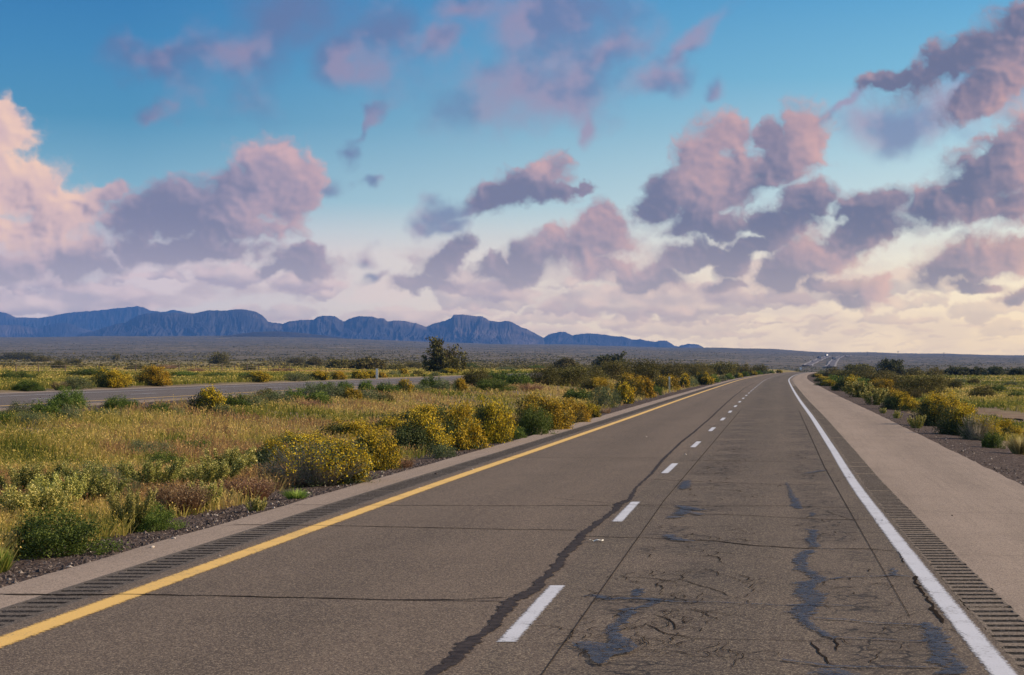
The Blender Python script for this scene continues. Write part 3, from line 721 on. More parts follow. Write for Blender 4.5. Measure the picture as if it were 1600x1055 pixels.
CR = [[(-60, 928, .02), (100, 931, .035), (200, 929, .03), (400, 933, .028), (600, 938, .03), (700, 938, .035), (800, 934, .05)],
      [(360, 820, .03), (530, 822, .03), (780, 827, .03), (908, 829, .025)],
      [(452, 789, .02), (600, 790, .03), (780, 791, .03), (960, 790, .03)],
      [(740, 716, .03), (805, 715, .03), (940, 716, .035), (1032, 716, .03)], [(930, 687, .03), (1017, 688, .03)], [(700, 757, .02), (820, 759, .012)], [(870, 676, .03), (960, 677, .03)],
      [(905, 838, .03), (1000, 841, .03), (1037, 842, .025), (1114, 845, .02), (1171, 852, .03), (1250, 857, .03), (1285, 858, .02), (1359, 858, .03), (1402, 862, .05)],
      [(985, 789, .03), (1114, 791, .02), (1235, 791, .03), (1292, 793, .02), (1380, 795, .015)], [(1015, 749, .03), (1095, 753, .03), (1208, 757, .02), (1300, 758, .02)],
      [(1040, 719, .04), (1152, 721, .03), (1300, 722, .03)], [(1100, 804, .03), (1144, 805, .02), (1227, 809, .02), (1292, 812, .03), (1370, 813, .02)],
      [(850, 992, .02), (912, 997, .015), (1000, 999, .012), (1050, 997, .02), (1250, 1002, .02), (1330, 1004, .015)], [(968, 1027, .02), (1100, 1026, .015), (1250, 1036, .02)],
      [(1340, 1040, .02), (1440, 1045, .02), (1500, 1046, .02)], [(860, 778, .01), (1110, 800, .012)],
      [(1402, 862, .02), (1412, 880, .03)], [(1428, 900, .03), (1440, 918, .05), (1452, 940, .05), (1462, 956, .03), (1476, 975, .02)], [(1060, 905, .02), (1110, 920, .03), (1140, 932, .02)], [(955, 903, .02), (1010, 903, .03), (1062, 910, .03)],
      [(1005, 975, .03), (1040, 990, .03), (1080, 997, .04)], [(1020, 960, .02), (1050, 970, .03), (1055, 985, .02)], [(1265, 1003, .03), (1283, 1022, .03), (1300, 1040, .03), (1330, 1045, .02)], [(1302, 998, .03), (1310, 1018, .03)],
      [(1200, 776, .03), (1225, 778, .03)], [(1290, 800, .02), (1340, 815, .02)], [(1130, 735, .03), (1190, 736, .02)], [(1060, 700, .04), (1150, 703, .03)], [(1090, 684, .05), (1180, 686, .05)],
      [(1100, 665, .06), (1200, 667, .06)], [(1120, 650, .06), (1210, 651, .06)]]
CR2 = [[(1418, 797, .015), (1500, 801, .02), (1620, 804, .02)], [(1477, 867, .015), (1600, 869, .018), (1660, 871, .018)], [(1402, 774, .015), (1620, 783, .015)], [(1390, 764, .01), (1480, 766, .01)], [(1282, 650, .03), (1372, 651, .03)],
       [(1345, 681, .03), (1436, 683, .03)], [(1400, 717, .02), (1500, 718, .02)], [(1270, 628, .05), (1338, 629, .05)], [(-20, 929, .04), (60, 929, .06), (130, 931, .06), (190, 929, .03)], [(330, 802, .02), (395, 789, .03), (470, 789, .02)], [(300, 822, .02), (380, 821, .03)], [(505, 758, .02), (600, 745, .02)]]
for k, c in enumerate(CR): ribbon('crack', c, M['crack'], 0.005, seed=k, jag=0.9)
for k, c in enumerate(CR2): ribbon('crack', c, M['crack'], 0.005, seed=50 + k, jag=0.5)
ribbon('pavement_joint', [(-1.45, 8, .008), (-1.45, 30, .010), (-1.45, 90, .018)], M['joint'], 0.005, space='road', jag=0.05)
ribbon('pavement_joint', [(1.31, 16, .005), (1.31, 40, .012), (1.31, 90, .016)], M['joint'], 0.005, space='road', jag=0.05)
SEAL = [(640, 1075, .15), (672, 1053, .14), (703, 1037, .15), (725, 1009, .17), (756, 991, .12), (770, 975, .14), (794, 944, .16), (834, 922, .19), (847, 906, .13), (869, 887, .15), (875, 875, .12), (900, 850, .15), (912, 833, .14),
        (937, 816, .14), (955, 803, .10), (969, 787, .20), (984, 781, .10), (996, 762, .05), (1020, 740, .07), (1035, 720, .10), (1050, 705, .07), (1065, 690, .08), (1084, 676, .08), (1112, 652, .08), (1130, 634, .08), (1147, 619, .08), (1163, 607, .08), (1180, 598, .08)]
ribbon('bitumen_seal', SEAL, M['seal'], 0.005, step=0.10, jag=0.55)
ribbon('bitumen_seal', [(794, 940, .03), (700, 939, .06), (600, 938, .02)], M['seal'], 0.006, jag=0.3)
z4 = lambda L: [(850 + x / 4, 850 + y / 4, w) for x, y, w in L]
z5 = lambda L: [(1200 + x / 3.46, 750 + y / 3.46, w) for x, y, w in L]
z3 = lambda L: [(1000 + x / 5.27, 700 + y / 5.27, w) for x, y, w in L]
BL = [z4([(260, 330, .05), (310, 322, .12), (400, 345, .15), (560, 340, .13), (700, 352, .14), (800, 366, .05), (1100, 368, .04), (1500, 388, .03), (1620, 385, .08)]),
      z4([(590, 283, .12), (580, 330, .10)]), z4([(700, 360, .10), (600, 395, .12), (480, 415, .10), (520, 430, .12), (490, 490, .12), (420, 535, .12), (405, 600, .12)]),
      z5([(95, 15, .04), (130, 70, .05), (150, 140, .16), (165, 158, .10)]), z5([(235, 180, .10), (245, 200, .05)]), z5([(190, 268, .05), (240, 275, .12), (236, 330, .11), (250, 368, .12)]),
      z5([(222, 380, .14), (190, 410, .15), (180, 445, .16), (200, 490, .14), (290, 535, .13), (235, 565, .20), (215, 610, .24), (235, 660, .18), (195, 725, .20), (190, 760, .10), (300, 840, .07), (370, 865, .04)]),
      z5([(840, 775, .10), (880, 820, .16), (910, 870, .17), (940, 920, .18), (985, 980, .20), (1015, 1060, .20)]),
      z5([(290, 545, .07), (450, 528, .05), (600, 525, .04), (690, 520, .08), (785, 530, .03)]), z5([(672, 480, .06), (700, 525, .06)]), z5([(230, 750, .04), (500, 770, .05), (700, 785, .04), (850, 792, .06)]),
      z5([(330, 855, .03), (600, 868, .03), (880, 882, .05)]), z5([(60, 978, .04), (300, 1012, .06), (600, 1020, .04), (960, 1018, .07)]), z5([(120, 685, .03), (300, 680, .03), (480, 690, .03)]), z5([(250, 375, .02), (400, 385, .03)]),
      z3([(300, 480, .12), (380, 495, .20), (520, 522, .14)]), z3([(380, 500, .22), (330, 560, .20)]), z3([(245, 585, .14), (310, 575, .22), (370, 572, .12)]), z3([(385, 275, .12), (385, 310, .22), (350, 345, .14)]),
      z3([(225, 720, .12), (260, 748, .16), (340, 770, .16), (460, 780, .08)]), z3([(420, 540, .10), (510, 560, .14)]), z3([(1380, 215, .1), (1520, 190, .14)]), z5([(300, 1030, .25), (330, 1050, .28), (345, 1075, .22)])]
for k, c in enumerate(BL): ribbon('bitumen_patch', c, M['seal_sky_tint'], 0.0065 + 0.0006 * k, seed=k, step=0.05, jag=0.9)
def crack_network():
    """fine interlaced cracks where the wheels run"""
    Vs, Fs, n = [], [], 0; r = np.random.RandomState(77)
    for k in range(420):
        band = r.rand() < 0.6
        s = (-0.85 if band else 0.95) + r.randn() * (0.33 if band else 0.24); y = 14 + 36 * r.rand() ** 1.6
        if fbm(np.array([y / 2.2 + 20]), np.array([3.0 + band * 9]), 401, 3)[0] < 0.46: continue
        a = r.choice([0.0, 0.0, 1.57]) + r.randn() * 0.35; m = r.randint(6, 22); w = r.uniform(0.0018, 0.0046) * (1 + y / 30)
        P = [(s, y)]
        for j in range(m):
            a += r.randn() * 0.55; P.append((P[-1][0] + math.cos(a) * 0.045, P[-1][1] + math.sin(a) * 0.07))
        P = np.array(P); t = np.gradient(P, axis=0); t /= np.linalg.norm(t, axis=1, keepdims=True) + 1e-9; nn = np.stack([-t[:, 1], t[:, 0]], 1)
        ww = (w * (0.4 + r.rand(len(P))) * np.sin(np.linspace(0.1, 3.04, len(P))))[:, None]
        Q = np.stack([P + nn * ww, P - nn * ww], 1).reshape(-1, 2)
        V = np.stack([Q[:, 0] + BEND(Q[:, 1]), Q[:, 1], road_z(Q[:, 1]) + 0.0045 + 0.00001 * k], 1)
        Vs.append(V); Fs.append(grid_faces(len(P), 2)[:, ::-1] + n); n += len(V)
    V = np.concatenate(Vs)
    mesh('crack_network', V, np.concatenate(Fs), M['crack'], hw, uv=np.zeros((len(V), 2)))
crack_network()
def patch(pts, mat, dz):
    """a poured patch with a ragged outline"""
    P = np.array([on_road(x, y) for x, y in pts]); out = []
    r = np.random.RandomState(9)
    for i in range(len(P)):
        a, c = P[i], P[(i + 1) % len(P)]
        for t in np.linspace(0, 1, 9)[:-1]:
            q = a + (c - a) * t + (r.rand(2) - 0.5) * 0.025; out.append((q[0], q[1], dz))
    me = bpy.data.meshes.new('bitumen_patch'); me.from_pydata(out, [], [list(range(len(out)))]); me.update(); me.uv_layers.new(name='road'); me.materials.append(mat)
    l = me.uv_layers['road']; l.data.foreach_set('uv', np.full(len(me.loops) * 2, 0.35, np.float32))
    o = bpy.data.objects.new('bitumen_patch', me); C.objects.link(o); o.parent = hw
patch([(850 + x / 4, 850 + y / 4) for x, y in [(170, 632), (260, 622), (350, 636), (400, 640), (430, 592), (520, 600), (560, 635), (600, 660), (540, 690), (430, 712), (395, 760), (330, 768), (285, 735), (270, 690), (200, 658)]][::-1], M['seal_sky_tint'], 0.0225)
# the opposite carriageway
oc = empty('opposite_carriageway', (0, 0, 0)); tag(oc, kind='structure')
YL = YS[(YS > -60) & (YS < 900)]
strip('lane', -34.9, -24.25, M['far_road'], oc, ys=YL, bend=BENDL, z=left_z, n=4)
strip('shoulder', -24.25, -23.3, M['far_road'], oc, ys=YL, bend=BENDL, z=left_z, n=2, skirt=1)
strip('shoulder', -36.3, -34.9, M['shoulder'], oc, ys=YL, bend=BENDL, z=left_z, n=2, skirt=-1)
strip('edge_line', -24.72, -24.44, M['yellow'], oc, paint=True, dz=0.006, ys=YL, bend=BENDL, z=left_z)
strip('edge_line', -32.2, -32.0, M['white'], oc, paint=True, dz=0.006, ys=YL, bend=BENDL, z=left_z)
for k in range(60):
    y0 = -10 + 12.19 * k
    strip('lane_dash', -28.45, -28.27, M['white'], oc, paint=True, dz=0.006, ys=np.linspace(y0, y0 + 3.6, 3), bend=BENDL, z=left_z)
# the two carriageways again, climbing the slope in the distance
def far_road(pts, half):
    P = np.array([at(x, y, 1650.0, 9000.0)[:2] for x, y in pts])
    d = np.r_[0, np.cumsum(np.hypot(*np.diff(P, axis=0).T))]; t = np.linspace(0, d[-1], 160)
    X = np.interp(t, d, P[:, 0]); Y = np.interp(t, d, P[:, 1])
    for _ in range(6):
        X[1:-1] = (X[:-2] + X[1:-1] + X[2:]) / 3; Y[1:-1] = (Y[:-2] + Y[1:-1] + Y[2:]) / 3
    r = empty('distant_road', (0, 0, 0)); tag(r, kind='structure')
    def rib(name, a, c, mat, up):
        V = []
        tx, ty = np.gradient(X), np.gradient(Y); L = np.hypot(tx, ty); nx, ny = ty / L, -tx / L
        for o_ in np.linspace(a, c, 3): V.append(np.stack([X + nx * o_, Y + ny * o_, ground_z(X + nx * o_, Y + ny * o_) + up], -1))
        mesh(name, np.stack(V, 1).reshape(-1, 3), grid_faces(len(X), 3), mat, r)
    rib('asphalt', -half, half, M['far_road'], 1.6)
    rib('shoulder', -half - 2.6, -half, M['far_pale'], 1.6); rib('shoulder', half, half + 2.6, M['far_pale'], 1.6)
    return X, Y
FB = far_road([(1297, 574.8), (1300, 571), (1304, 565), (1308, 560.5), (1314, 557.8), (1327, 556.0)], 4.0)
FA = far_road([(1258, 573), (1264, 570.5), (1272, 567), (1280, 563.5), (1288, 560), (1295, 557.2)], 4.0)
# bare track in the field on the right
def dirt_track():
    n = 60; a = np.array(at(1500, 640)[:2]); c = np.array(at(1720, 668)[:2])
    t = np.linspace(0, 1, n); P = a + (c - a) * t[:, None]; d = (c - a) / np.linalg.norm(c - a); nn = np.array([-d[1], d[0]])
    w = 1.5 * np.sin(np.clip(t * 1.6, 0, 1) * math.pi / 2) ** 0.5 + (np.random.RandomState(3).rand(n) - 0.5) * 0.8
    V = np.stack([np.concatenate([P + nn * (w * k)[:, None], ground_z(*(P + nn * (w * k)[:, None]).T)[:, None] + 0.05], 1) for k in (-1, -.5, 0, .5, 1)], 1).reshape(-1, 3)
    tag(mesh('dirt_track', V, grid_faces(n, 5), M['dirt']), kind='structure')
dirt_track()

# ---------------------------------------------------------------- mountains
def ridge(name, pts, D, depth, base_drop, seed, rough=1.0, spurs=9.0):
    pts = sorted(pts); xs = np.arange(pts[0][0], pts[-1][0] + .1, 1.25)
    y = np.interp(xs, [p[0] for p in pts], [p[1] for p in pts])
    y = y + (fbm(xs / 5.0, xs * 0 + seed, seed, 4) - 0.5) * 1.8 * rough
    nv = 54; v = np.linspace(-1, 0.7, nv)
    PX, Vv = np.meshgrid(xs, v)
    k = np.interp(PX, xs, y)
    th = np.arctan((PX - VX) / F)
    zb = far_z(np.tan(th) * D, np.full_like(th, D)) - base_drop
    ys_ = np.convolve(np.pad(y, 24, mode='edge'), np.ones(49) / 49, 'valid'); tt = 1 - np.abs(Vv) / np.where(Vv < 0, 1, 0.7)
    kk = np.interp(PX, xs, ys_); q = sstep(0.55, 0.97, tt); k = kk * (1 - q) + k * q
    H = np.maximum(EYE + (HY - k) / F * D - zb, 5)
    tt = 1 - np.abs(Vv) / np.where(Vv < 0, 1, 0.7)
    warp = (fbm(PX / 26 + 5, Vv * 2.5 + 9, seed + 3, 4) - 0.5) * 0.9
    g = fbm(PX / spurs + warp * 9 + 40, Vv * 3.4 + 20, seed + 5, 5, 0.55, billow=True)      # gullies running down the face
    g2 = fbm(PX / (spurs * 3.2) + warp * 5, Vv * 1.5 + 5, seed + 9, 3, 0.5, billow=True)
    prof = 0.80 * np.clip(tt, 0, 1) ** 1.35 + 0.20 * sstep(0.70, 0.96, tt)
    mid = np.clip(4 * tt * (1 - tt), 0, 1)
    prof = prof - mid * (0.05 * (1 - g) + 0.26 * (g2 - 0.34))
    prof = np.clip(prof, -0.05, 1.0)
    edge = np.clip(np.minimum((PX - xs[0]), (xs[-1] - PX)) / 6, 0, 1)
    z = zb + H * prof * (0.15 + 0.85 * edge)
    Y = D + Vv * depth + (fbm(PX / 70, Vv * 2, seed + 13, 3) - 0.5) * depth * 0.5 * (1 - np.abs(tt))
    X = np.tan(th) * Y
    V = np.stack([X, Y, z * 1.0], -1).reshape(-1, 3)
    tag(mesh(name, V, grid_faces(nv, len(xs)), M['rock'], smooth=False), kind='structure')
BACK = [(-330, 500), (-260, 488), (-200, 494), (-120, 484), (-60, 490), (0, 487), (10, 489), (25, 496), (42, 495.5), (60, 497), (80, 494), (107, 488), (150, 485), (187, 481), (215, 478), (225, 480), (235, 485), (255, 487), (272, 483.5), (287, 487), (303, 489.5), (340, 494), (400, 500), (440, 506)]
FRONT = [(112, 527), (130, 521), (150, 516), (168, 510), (185, 505.5), (197, 504), (212, 495), (225, 490), (247, 488), (262, 488.5), (287, 488.5), (304, 489.5), (325, 485), (355, 485), (375, 482.5), (390, 484.5), (400, 487), (410, 493), (416, 499), (419, 503), (442, 506), (452, 502), (465, 500.5), (490, 499), (496, 494.5), (507, 493), (524, 494), (537, 502.5), (547, 497.5), (560, 493.5), (580, 494), (590, 497), (600, 497.5), (605, 502), (620, 501), (635, 502), (652, 505.5), (667, 510.5),
         (677, 505.5), (695, 501), (705, 497), (709, 491.5), (722, 491), (735, 493), (752, 494), (767, 501), (780, 502.5), (790, 501), (800, 503), (812, 510), (827, 516), (840, 523), (855, 531)]
EAST = [(825, 531), (838, 528), (850, 527), (857, 523), (872, 519), (883, 518), (895, 524), (905, 522), (917, 520.5), (932, 521), (950, 524), (962, 525), (975, 526), (987, 530.5), (1002, 530), (1015, 533), (1022, 534), (1033, 532), (1043, 533), (1053, 539.5), (1060, 541), (1067, 539), (1077, 537), (1090, 538), (1101, 544), (1108, 548)]
ridge('mountain_range', BACK, 18600, 1700, 30, 401, spurs=12)
ridge('mountain_range', FRONT, 13200, 1300, 30, 431)
LOWER = [(-330, 512), (-220, 506), (-100, 511), (-40, 505), (0, 508), (28, 507), (58, 513), (75, 508), (95, 503.5), (112, 506), (130, 513), (150, 519), (172, 527)]
ridge('mountain_range', LOWER, 15400, 1100, 30, 491, spurs=10)
ridge('mountain_range', EAST, 14600, 1100, 30, 461, spurs=7)
ridge('foothill', [(325, 529), (365, 523), (395, 519), (430, 517.5), (465, 519.5), (500, 523.5), (550, 530)], 8200, 500, 8, 481, rough=0.4, spurs=20)

# ---------------------------------------------------------------- plants
def quads(P, A, B):
    """a small four-cornered face at every point P, spanned by A and B"""
    V = np.stack([P - A - B * 0.35, P + A * 0.15 - B, P + A + B * 0.35, P - A * 0.15 + B], 1).reshape(-1, 3)
    return V, np.arange(len(V), dtype=np.int32).reshape(-1, 4)
def rdir(r, n):
    d = r.randn(n, 3); return d / np.linalg.norm(d, axis=1, keepdims=True)
def leaf_set(r, P, size, slim=0.5, up=0.0):
    n = len(P); d = rdir(r, n); d[:, 2] += up; d /= np.linalg.norm(d, axis=1, keepdims=True)
    e = np.cross(d, rdir(r, n)); e /= np.linalg.norm(e, axis=1, keepdims=True) + 1e-9
    s = size * (0.6 + 0.8 * r.rand(n, 1))
    return quads(P, d * s, e * s * slim)
def rods(P0, P1, r0, r1, bow=None, r=None):
    """three-sided tapering stems in two pieces, with a bend"""
    n = len(P0); mid = (P0 + P1) / 2 + (bow if bow is not None else 0)
    V = []; 
    for a, rad in ((P0, r0), (mid, (r0 + r1) / 2), (P1, r1)):
        for k in range(3):
            t = k * 2.094; V.append(a + np.array([math.cos(t), math.sin(t), 0]) * rad)
    V = np.stack(V, 1).reshape(-1, 3)
    F_ = []
    for s in (0, 3):
        for k in range(3): F_.append([s + k, s + (k + 1) % 3, s + 3 + (k + 1) % 3, s + 3 + k])
    Fa = (np.arange(n)[:, None, None] * 9 + np.array(F_)[None]).reshape(-1, 4)
    return V, Fa
def bush_parts(seed, n=9000, size=0.03, clumps=110, flowers=0.0, bias=0.55, hollow=0.35, stems=50, lumps=0.42, slim=0.5, spread=0.115, upright=0.0, low=0.0, bare=False):
    """unit bush: radius about 1, height about 1"""
    r = np.random.RandomState(seed)
    d = rdir(r, clumps * 3); d[:, 2] = np.abs(d[:, 2]); d = d[:clumps]
    lob = rdir(r, 7); lob[:, 2] = np.abs(lob[:, 2])
    out = 0.72 + lumps * np.max(np.maximum(d @ lob.T, 0) ** 6 * r.uniform(0.5, 1.1, (1, 7)), 1) + r.uniform(-0.16, 0.12, clumps)
    rho = hollow + (1 - hollow) * r.rand(clumps) ** 0.45
    c = d * (rho * out)[:, None]; c[:, 2] = c[:, 2] * 0.92 + 0.05
    c[:, 2] = np.maximum(c[:, 2], low)
    k = r.randint(0, clumps, n)
    g = r.randn(n, 3) * spread * r.uniform(0.6, 1.25, clumps)[k][:, None]
    P = c[k] + g; P[:, 2] = np.abs(P[:, 2])
    if bare:      # leaves missing from the front, dry twigs showing
        kp = ~((P[:, 1] < 0.05) & (P[:, 2] < 0.72 - 0.25 * np.abs(P[:, 0])) & (r.rand(n) < 0.74)); P = P[kp]; k = k[kp]; n = len(P)
    light = np.clip(0.5 + 0.25 * r.randn(n) + 0.35 * (r.rand(clumps)[k] - 0.5), 0, 1)
    V, Fq = leaf_set(r, P, size, slim, upright)
    res = {'foliage': (V, Fq, light)}
    if flowers:
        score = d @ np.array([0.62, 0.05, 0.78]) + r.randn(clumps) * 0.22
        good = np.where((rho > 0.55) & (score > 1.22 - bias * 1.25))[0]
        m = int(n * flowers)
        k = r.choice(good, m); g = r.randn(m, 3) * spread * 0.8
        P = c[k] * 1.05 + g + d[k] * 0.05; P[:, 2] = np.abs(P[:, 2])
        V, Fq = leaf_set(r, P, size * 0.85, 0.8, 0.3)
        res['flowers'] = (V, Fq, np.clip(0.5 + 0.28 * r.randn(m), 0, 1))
    if stems:
        k = r.randint(0, clumps, stems); P1 = c[k] * (0.97 if not bare else 1.06) + r.randn(stems, 3) * (0.07 if bare else 0); P1[:, 2] = np.abs(P1[:, 2]); P0 = r.randn(stems, 3) * 0.06; P0[:, 2] = -0.03
        b = (P1 - P0) * np.array([0.10, 0.10, -0.10]) + r.randn(stems, 3) * 0.03
        V, Fq = rods(P0, P1, 0.010, 0.004, b)
        res['stems'] = (V, Fq, r.rand(len(Fq)))
    return res
def tuft_parts(seed, n=700, width=0.012, lean=0.9, fan=0.25, heads=0.0, short=0.4):
    r = np.random.RandomState(seed)
    a = r.rand(n) * 6.283; q = r.rand(n) ** 0.6
    base = np.stack([np.cos(a) * fan * r.rand(n), np.sin(a) * fan * r.rand(n), np.full(n, -0.03)], 1)
    L = r.uniform(short, 1.0, n); tip = base + np.stack([np.cos(a) * q * lean * L, np.sin(a) * q * lean * L, L * np.sqrt(np.maximum(1 - (q * 0.75) ** 2, 0.1))], 1)
    mid = (base + tip) / 2; mid[:, 2] += 0.12 * L
    side = np.stack([-np.sin(a + 1.2), np.cos(a + 1.2), np.zeros(n)], 1) * width * r.uniform(0.6, 1.4, (n, 1))
    V = np.stack([base - side, base + side, mid + side * .8, mid - side * .8, tip + side * .15, tip - side * .15], 1).reshape(-1, 3)
    Fq = (np.arange(n)[:, None, None] * 6 + np.array([[0, 1, 2, 3], [3, 2, 4, 5]])[None]).reshape(-1, 4)
    t = np.clip(0.5 + 0.25 * r.randn(n), 0, 1)
    res = {'blades': (V, Fq, np.repeat(t, 2))}
    if heads:
        m = int(n * heads); k = r.randint(0, n, m)
        V, Fq = leaf_set(r, tip[k] + r.randn(m, 3) * 0.03, 0.03, 0.6, 0.6); res['seed_heads'] = (V, Fq, r.rand(m))
    return res
def weed_parts(seed, n=2600, size=0.035):
    """upright weed: many stalks, small leaves low down, pale flower heads higher up"""
    r = np.random.RandomState(seed); S = 34
    a = r.rand(S) * 6.283; q = r.rand(S) ** 0.7
    P0 = np.stack([np.cos(a) * q * 0.35, np.sin(a) * q * 0.35, np.full(S, -0.03)], 1); L = r.uniform(0.55, 1.0, S)
    P1 = P0 + np.stack([np.cos(a) * q * 0.65, np.sin(a) * q * 0.65, L * 0.95], 1)
    V, Fq = rods(P0, P1, 0.010, 0.004, r.randn(S, 3) * 0.03)
    res = {'stems': (V, Fq, r.rand(len(Fq)))}
    k = r.randint(0, S, n); t = r.rand(n)[:, None] ** 0.8
    P = P0[k] + (P1 - P0)[k] * t + r.randn(n, 3) * 0.055
    V, Fq = leaf_set(r, P, size, 0.45); res['foliage'] = (V, Fq, np.clip(0.55 + 0.25 * r.randn(n), 0, 1))
    m = n; k = r.randint(0, S, m); t = 0.40 + 0.65 * r.rand(m)[:, None] ** 0.8
    P = P0[k] + (P1 - P0)[k] * t + r.randn(m, 3) * 0.035
    V, Fq = leaf_set(r, P, size * 0.8, 0.8); res['flowers'] = (V, Fq, np.clip(0.6 + 0.25 * r.randn(m), 0, 1))
    return res
# kind: (builder options, materials per part)
KIND = {
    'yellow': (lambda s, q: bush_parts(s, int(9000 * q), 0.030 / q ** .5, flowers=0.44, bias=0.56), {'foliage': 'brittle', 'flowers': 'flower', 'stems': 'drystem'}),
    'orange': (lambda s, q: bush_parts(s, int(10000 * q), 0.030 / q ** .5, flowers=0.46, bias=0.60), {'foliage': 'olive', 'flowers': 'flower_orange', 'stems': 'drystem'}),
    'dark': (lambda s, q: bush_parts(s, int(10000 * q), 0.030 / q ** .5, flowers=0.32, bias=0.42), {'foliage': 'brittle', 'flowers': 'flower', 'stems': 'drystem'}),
    'drybush': (lambda s, q: bush_parts(s, int(7500 * q), 0.026 / q ** .5, flowers=0.42, bias=0.50, stems=1500, hollow=0.5, bare=True), {'foliage': 'sage', 'flowers': 'flower', 'stems': 'drystem'}),
    'green': (lambda s, q: bush_parts(s, int(9000 * q), 0.032 / q ** .5, stems=60, spread=0.10), {'foliage': 'green', 'stems': 'drystem'}),
    'sage': (lambda s, q: bush_parts(s, int(8000 * q), 0.028 / q ** .5, stems=60, slim=0.35), {'foliage': 'sage', 'stems': 'drystem'}),
    'olive': (lambda s, q: bush_parts(s, int(6500 * q), 0.034 / q ** .5, clumps=90, stems=60, lumps=0.4, spread=0.13, low=0.18), {'foliage': 'olive', 'stems': 'bark'}),
    'straw': (lambda s, q: tuft_parts(s, int(1500 * q), 0.014 / q ** .5), {'blades': 'straw'}),
    'lime': (lambda s, q: tuft_parts(s, int(1100 * q), 0.014 / q ** .5, lean=1.0), {'blades': 'lime'}),
    'rust': (lambda s, q: tuft_parts(s, int(1500 * q), 0.008 / q ** .5, lean=0.8, fan=0.6, heads=1.2), {'blades': 'rust', 'seed_heads': 'rust'}),
    'weed': (lambda s, q: weed_parts(s, int(4200 * q), 0.032 / q ** .5), {'stems': 'green', 'foliage': 'weedleaf', 'flowers': 'pale'}),
}
NAME = {'yellow': 'flowering_bush', 'orange': 'flowering_bush', 'dark': 'flowering_bush', 'drybush': 'flowering_bush', 'green': 'green_bush', 'sage': 'sage_bush', 'olive': 'scrub_bush', 'straw': 'grass_tuft', 'lime': 'grass_tuft', 'rust': 'dry_brush', 'weed': 'wild_weed'}
CAT = {'straw': 'grass tuft', 'lime': 'grass tuft', 'rust': 'dry brush', 'weed': 'weed'}
cache = {}
def part_meshes(kind, level, variant):
    """level 0 near, 1 middle: a mesh per part; level 2 and 3: one mesh with all parts"""
    key = (kind, level, variant)
    if key in cache: return cache[key]
    q = (1.6, 0.55, 0.16, 0.07)[level]
    fn, mats = KIND[kind]; parts = fn(1000 + 37 * variant + 7 * list(KIND).index(kind), q)
    if level < 2:
        out = []
        for pn, (V, Fq, t) in parts.items():
            o = mesh(pn, V, Fq, M[mats[pn]], tint=t); out.append((pn, o.data)); bpy.data.objects.remove(o)
    else:
        Vs, Fs, ts, mi, n, ml = [], [], [], [], 0, []
        for j, (pn, (V, Fq, t)) in enumerate(parts.items()):
            Vs.append(V); Fs.append(Fq + n); ts.append(t); mi.append(np.full(len(Fq), j)); n += len(V); ml.append(M[mats[pn]])
        o = mesh(NAME[kind], np.concatenate(Vs), np.concatenate(Fs), ml, tint=np.concatenate(ts), midx=np.concatenate(mi)); out = o.data; bpy.data.objects.remove(o)
    cache[key] = out
    return out
plant_rng = random.Random(12)
def plant(px, py, w, h, kind, label, group=None, depth=None, rmin=6.0):
    """a plant whose foot is at (px, py) of the photograph and which spans w by h there"""
    X, Y, Z = at(px, py, rmin)
    half = w * Y / F / 2; hh = h * Y / F
    Yc = Y + half * 0.55; Xc = (px - VX) / F * Yc; Zc = float(ground_z(Xc, Yc))
    if kind == 'olive': hh *= 1.02
    if kind == 'weed': hh *= 1.25; half *= 1.15
    sz = w * 0.64
    level = 0 if sz > 36 else 1 if sz > 15 else 2 if sz > 7 else 3
    var = plant_rng.randrange(4 if level == 0 else 3)
    sc = (half * 1.02, (depth or half) * plant_rng.uniform(0.85, 1.05), hh * 0.98)
    rz = plant_rng.uniform(-0.5, 0.5)
    data = part_meshes(kind, level, var)
    if level < 2:
        o = empty(NAME[kind], (Xc, Yc, Zc), rz)
        o.scale = sc
        for pn, me in data:
            c = bpy.data.objects.new(pn, me); C.objects.link(c); c.parent = o
    else:
        o = bpy.data.objects.new(NAME[kind], data); C.objects.link(o); o.location = (Xc, Yc, Zc); o.rotation_euler = (0, 0, rz); o.scale = sc
    tag(o, label, CAT.get(kind, 'bush'), group)
    return o

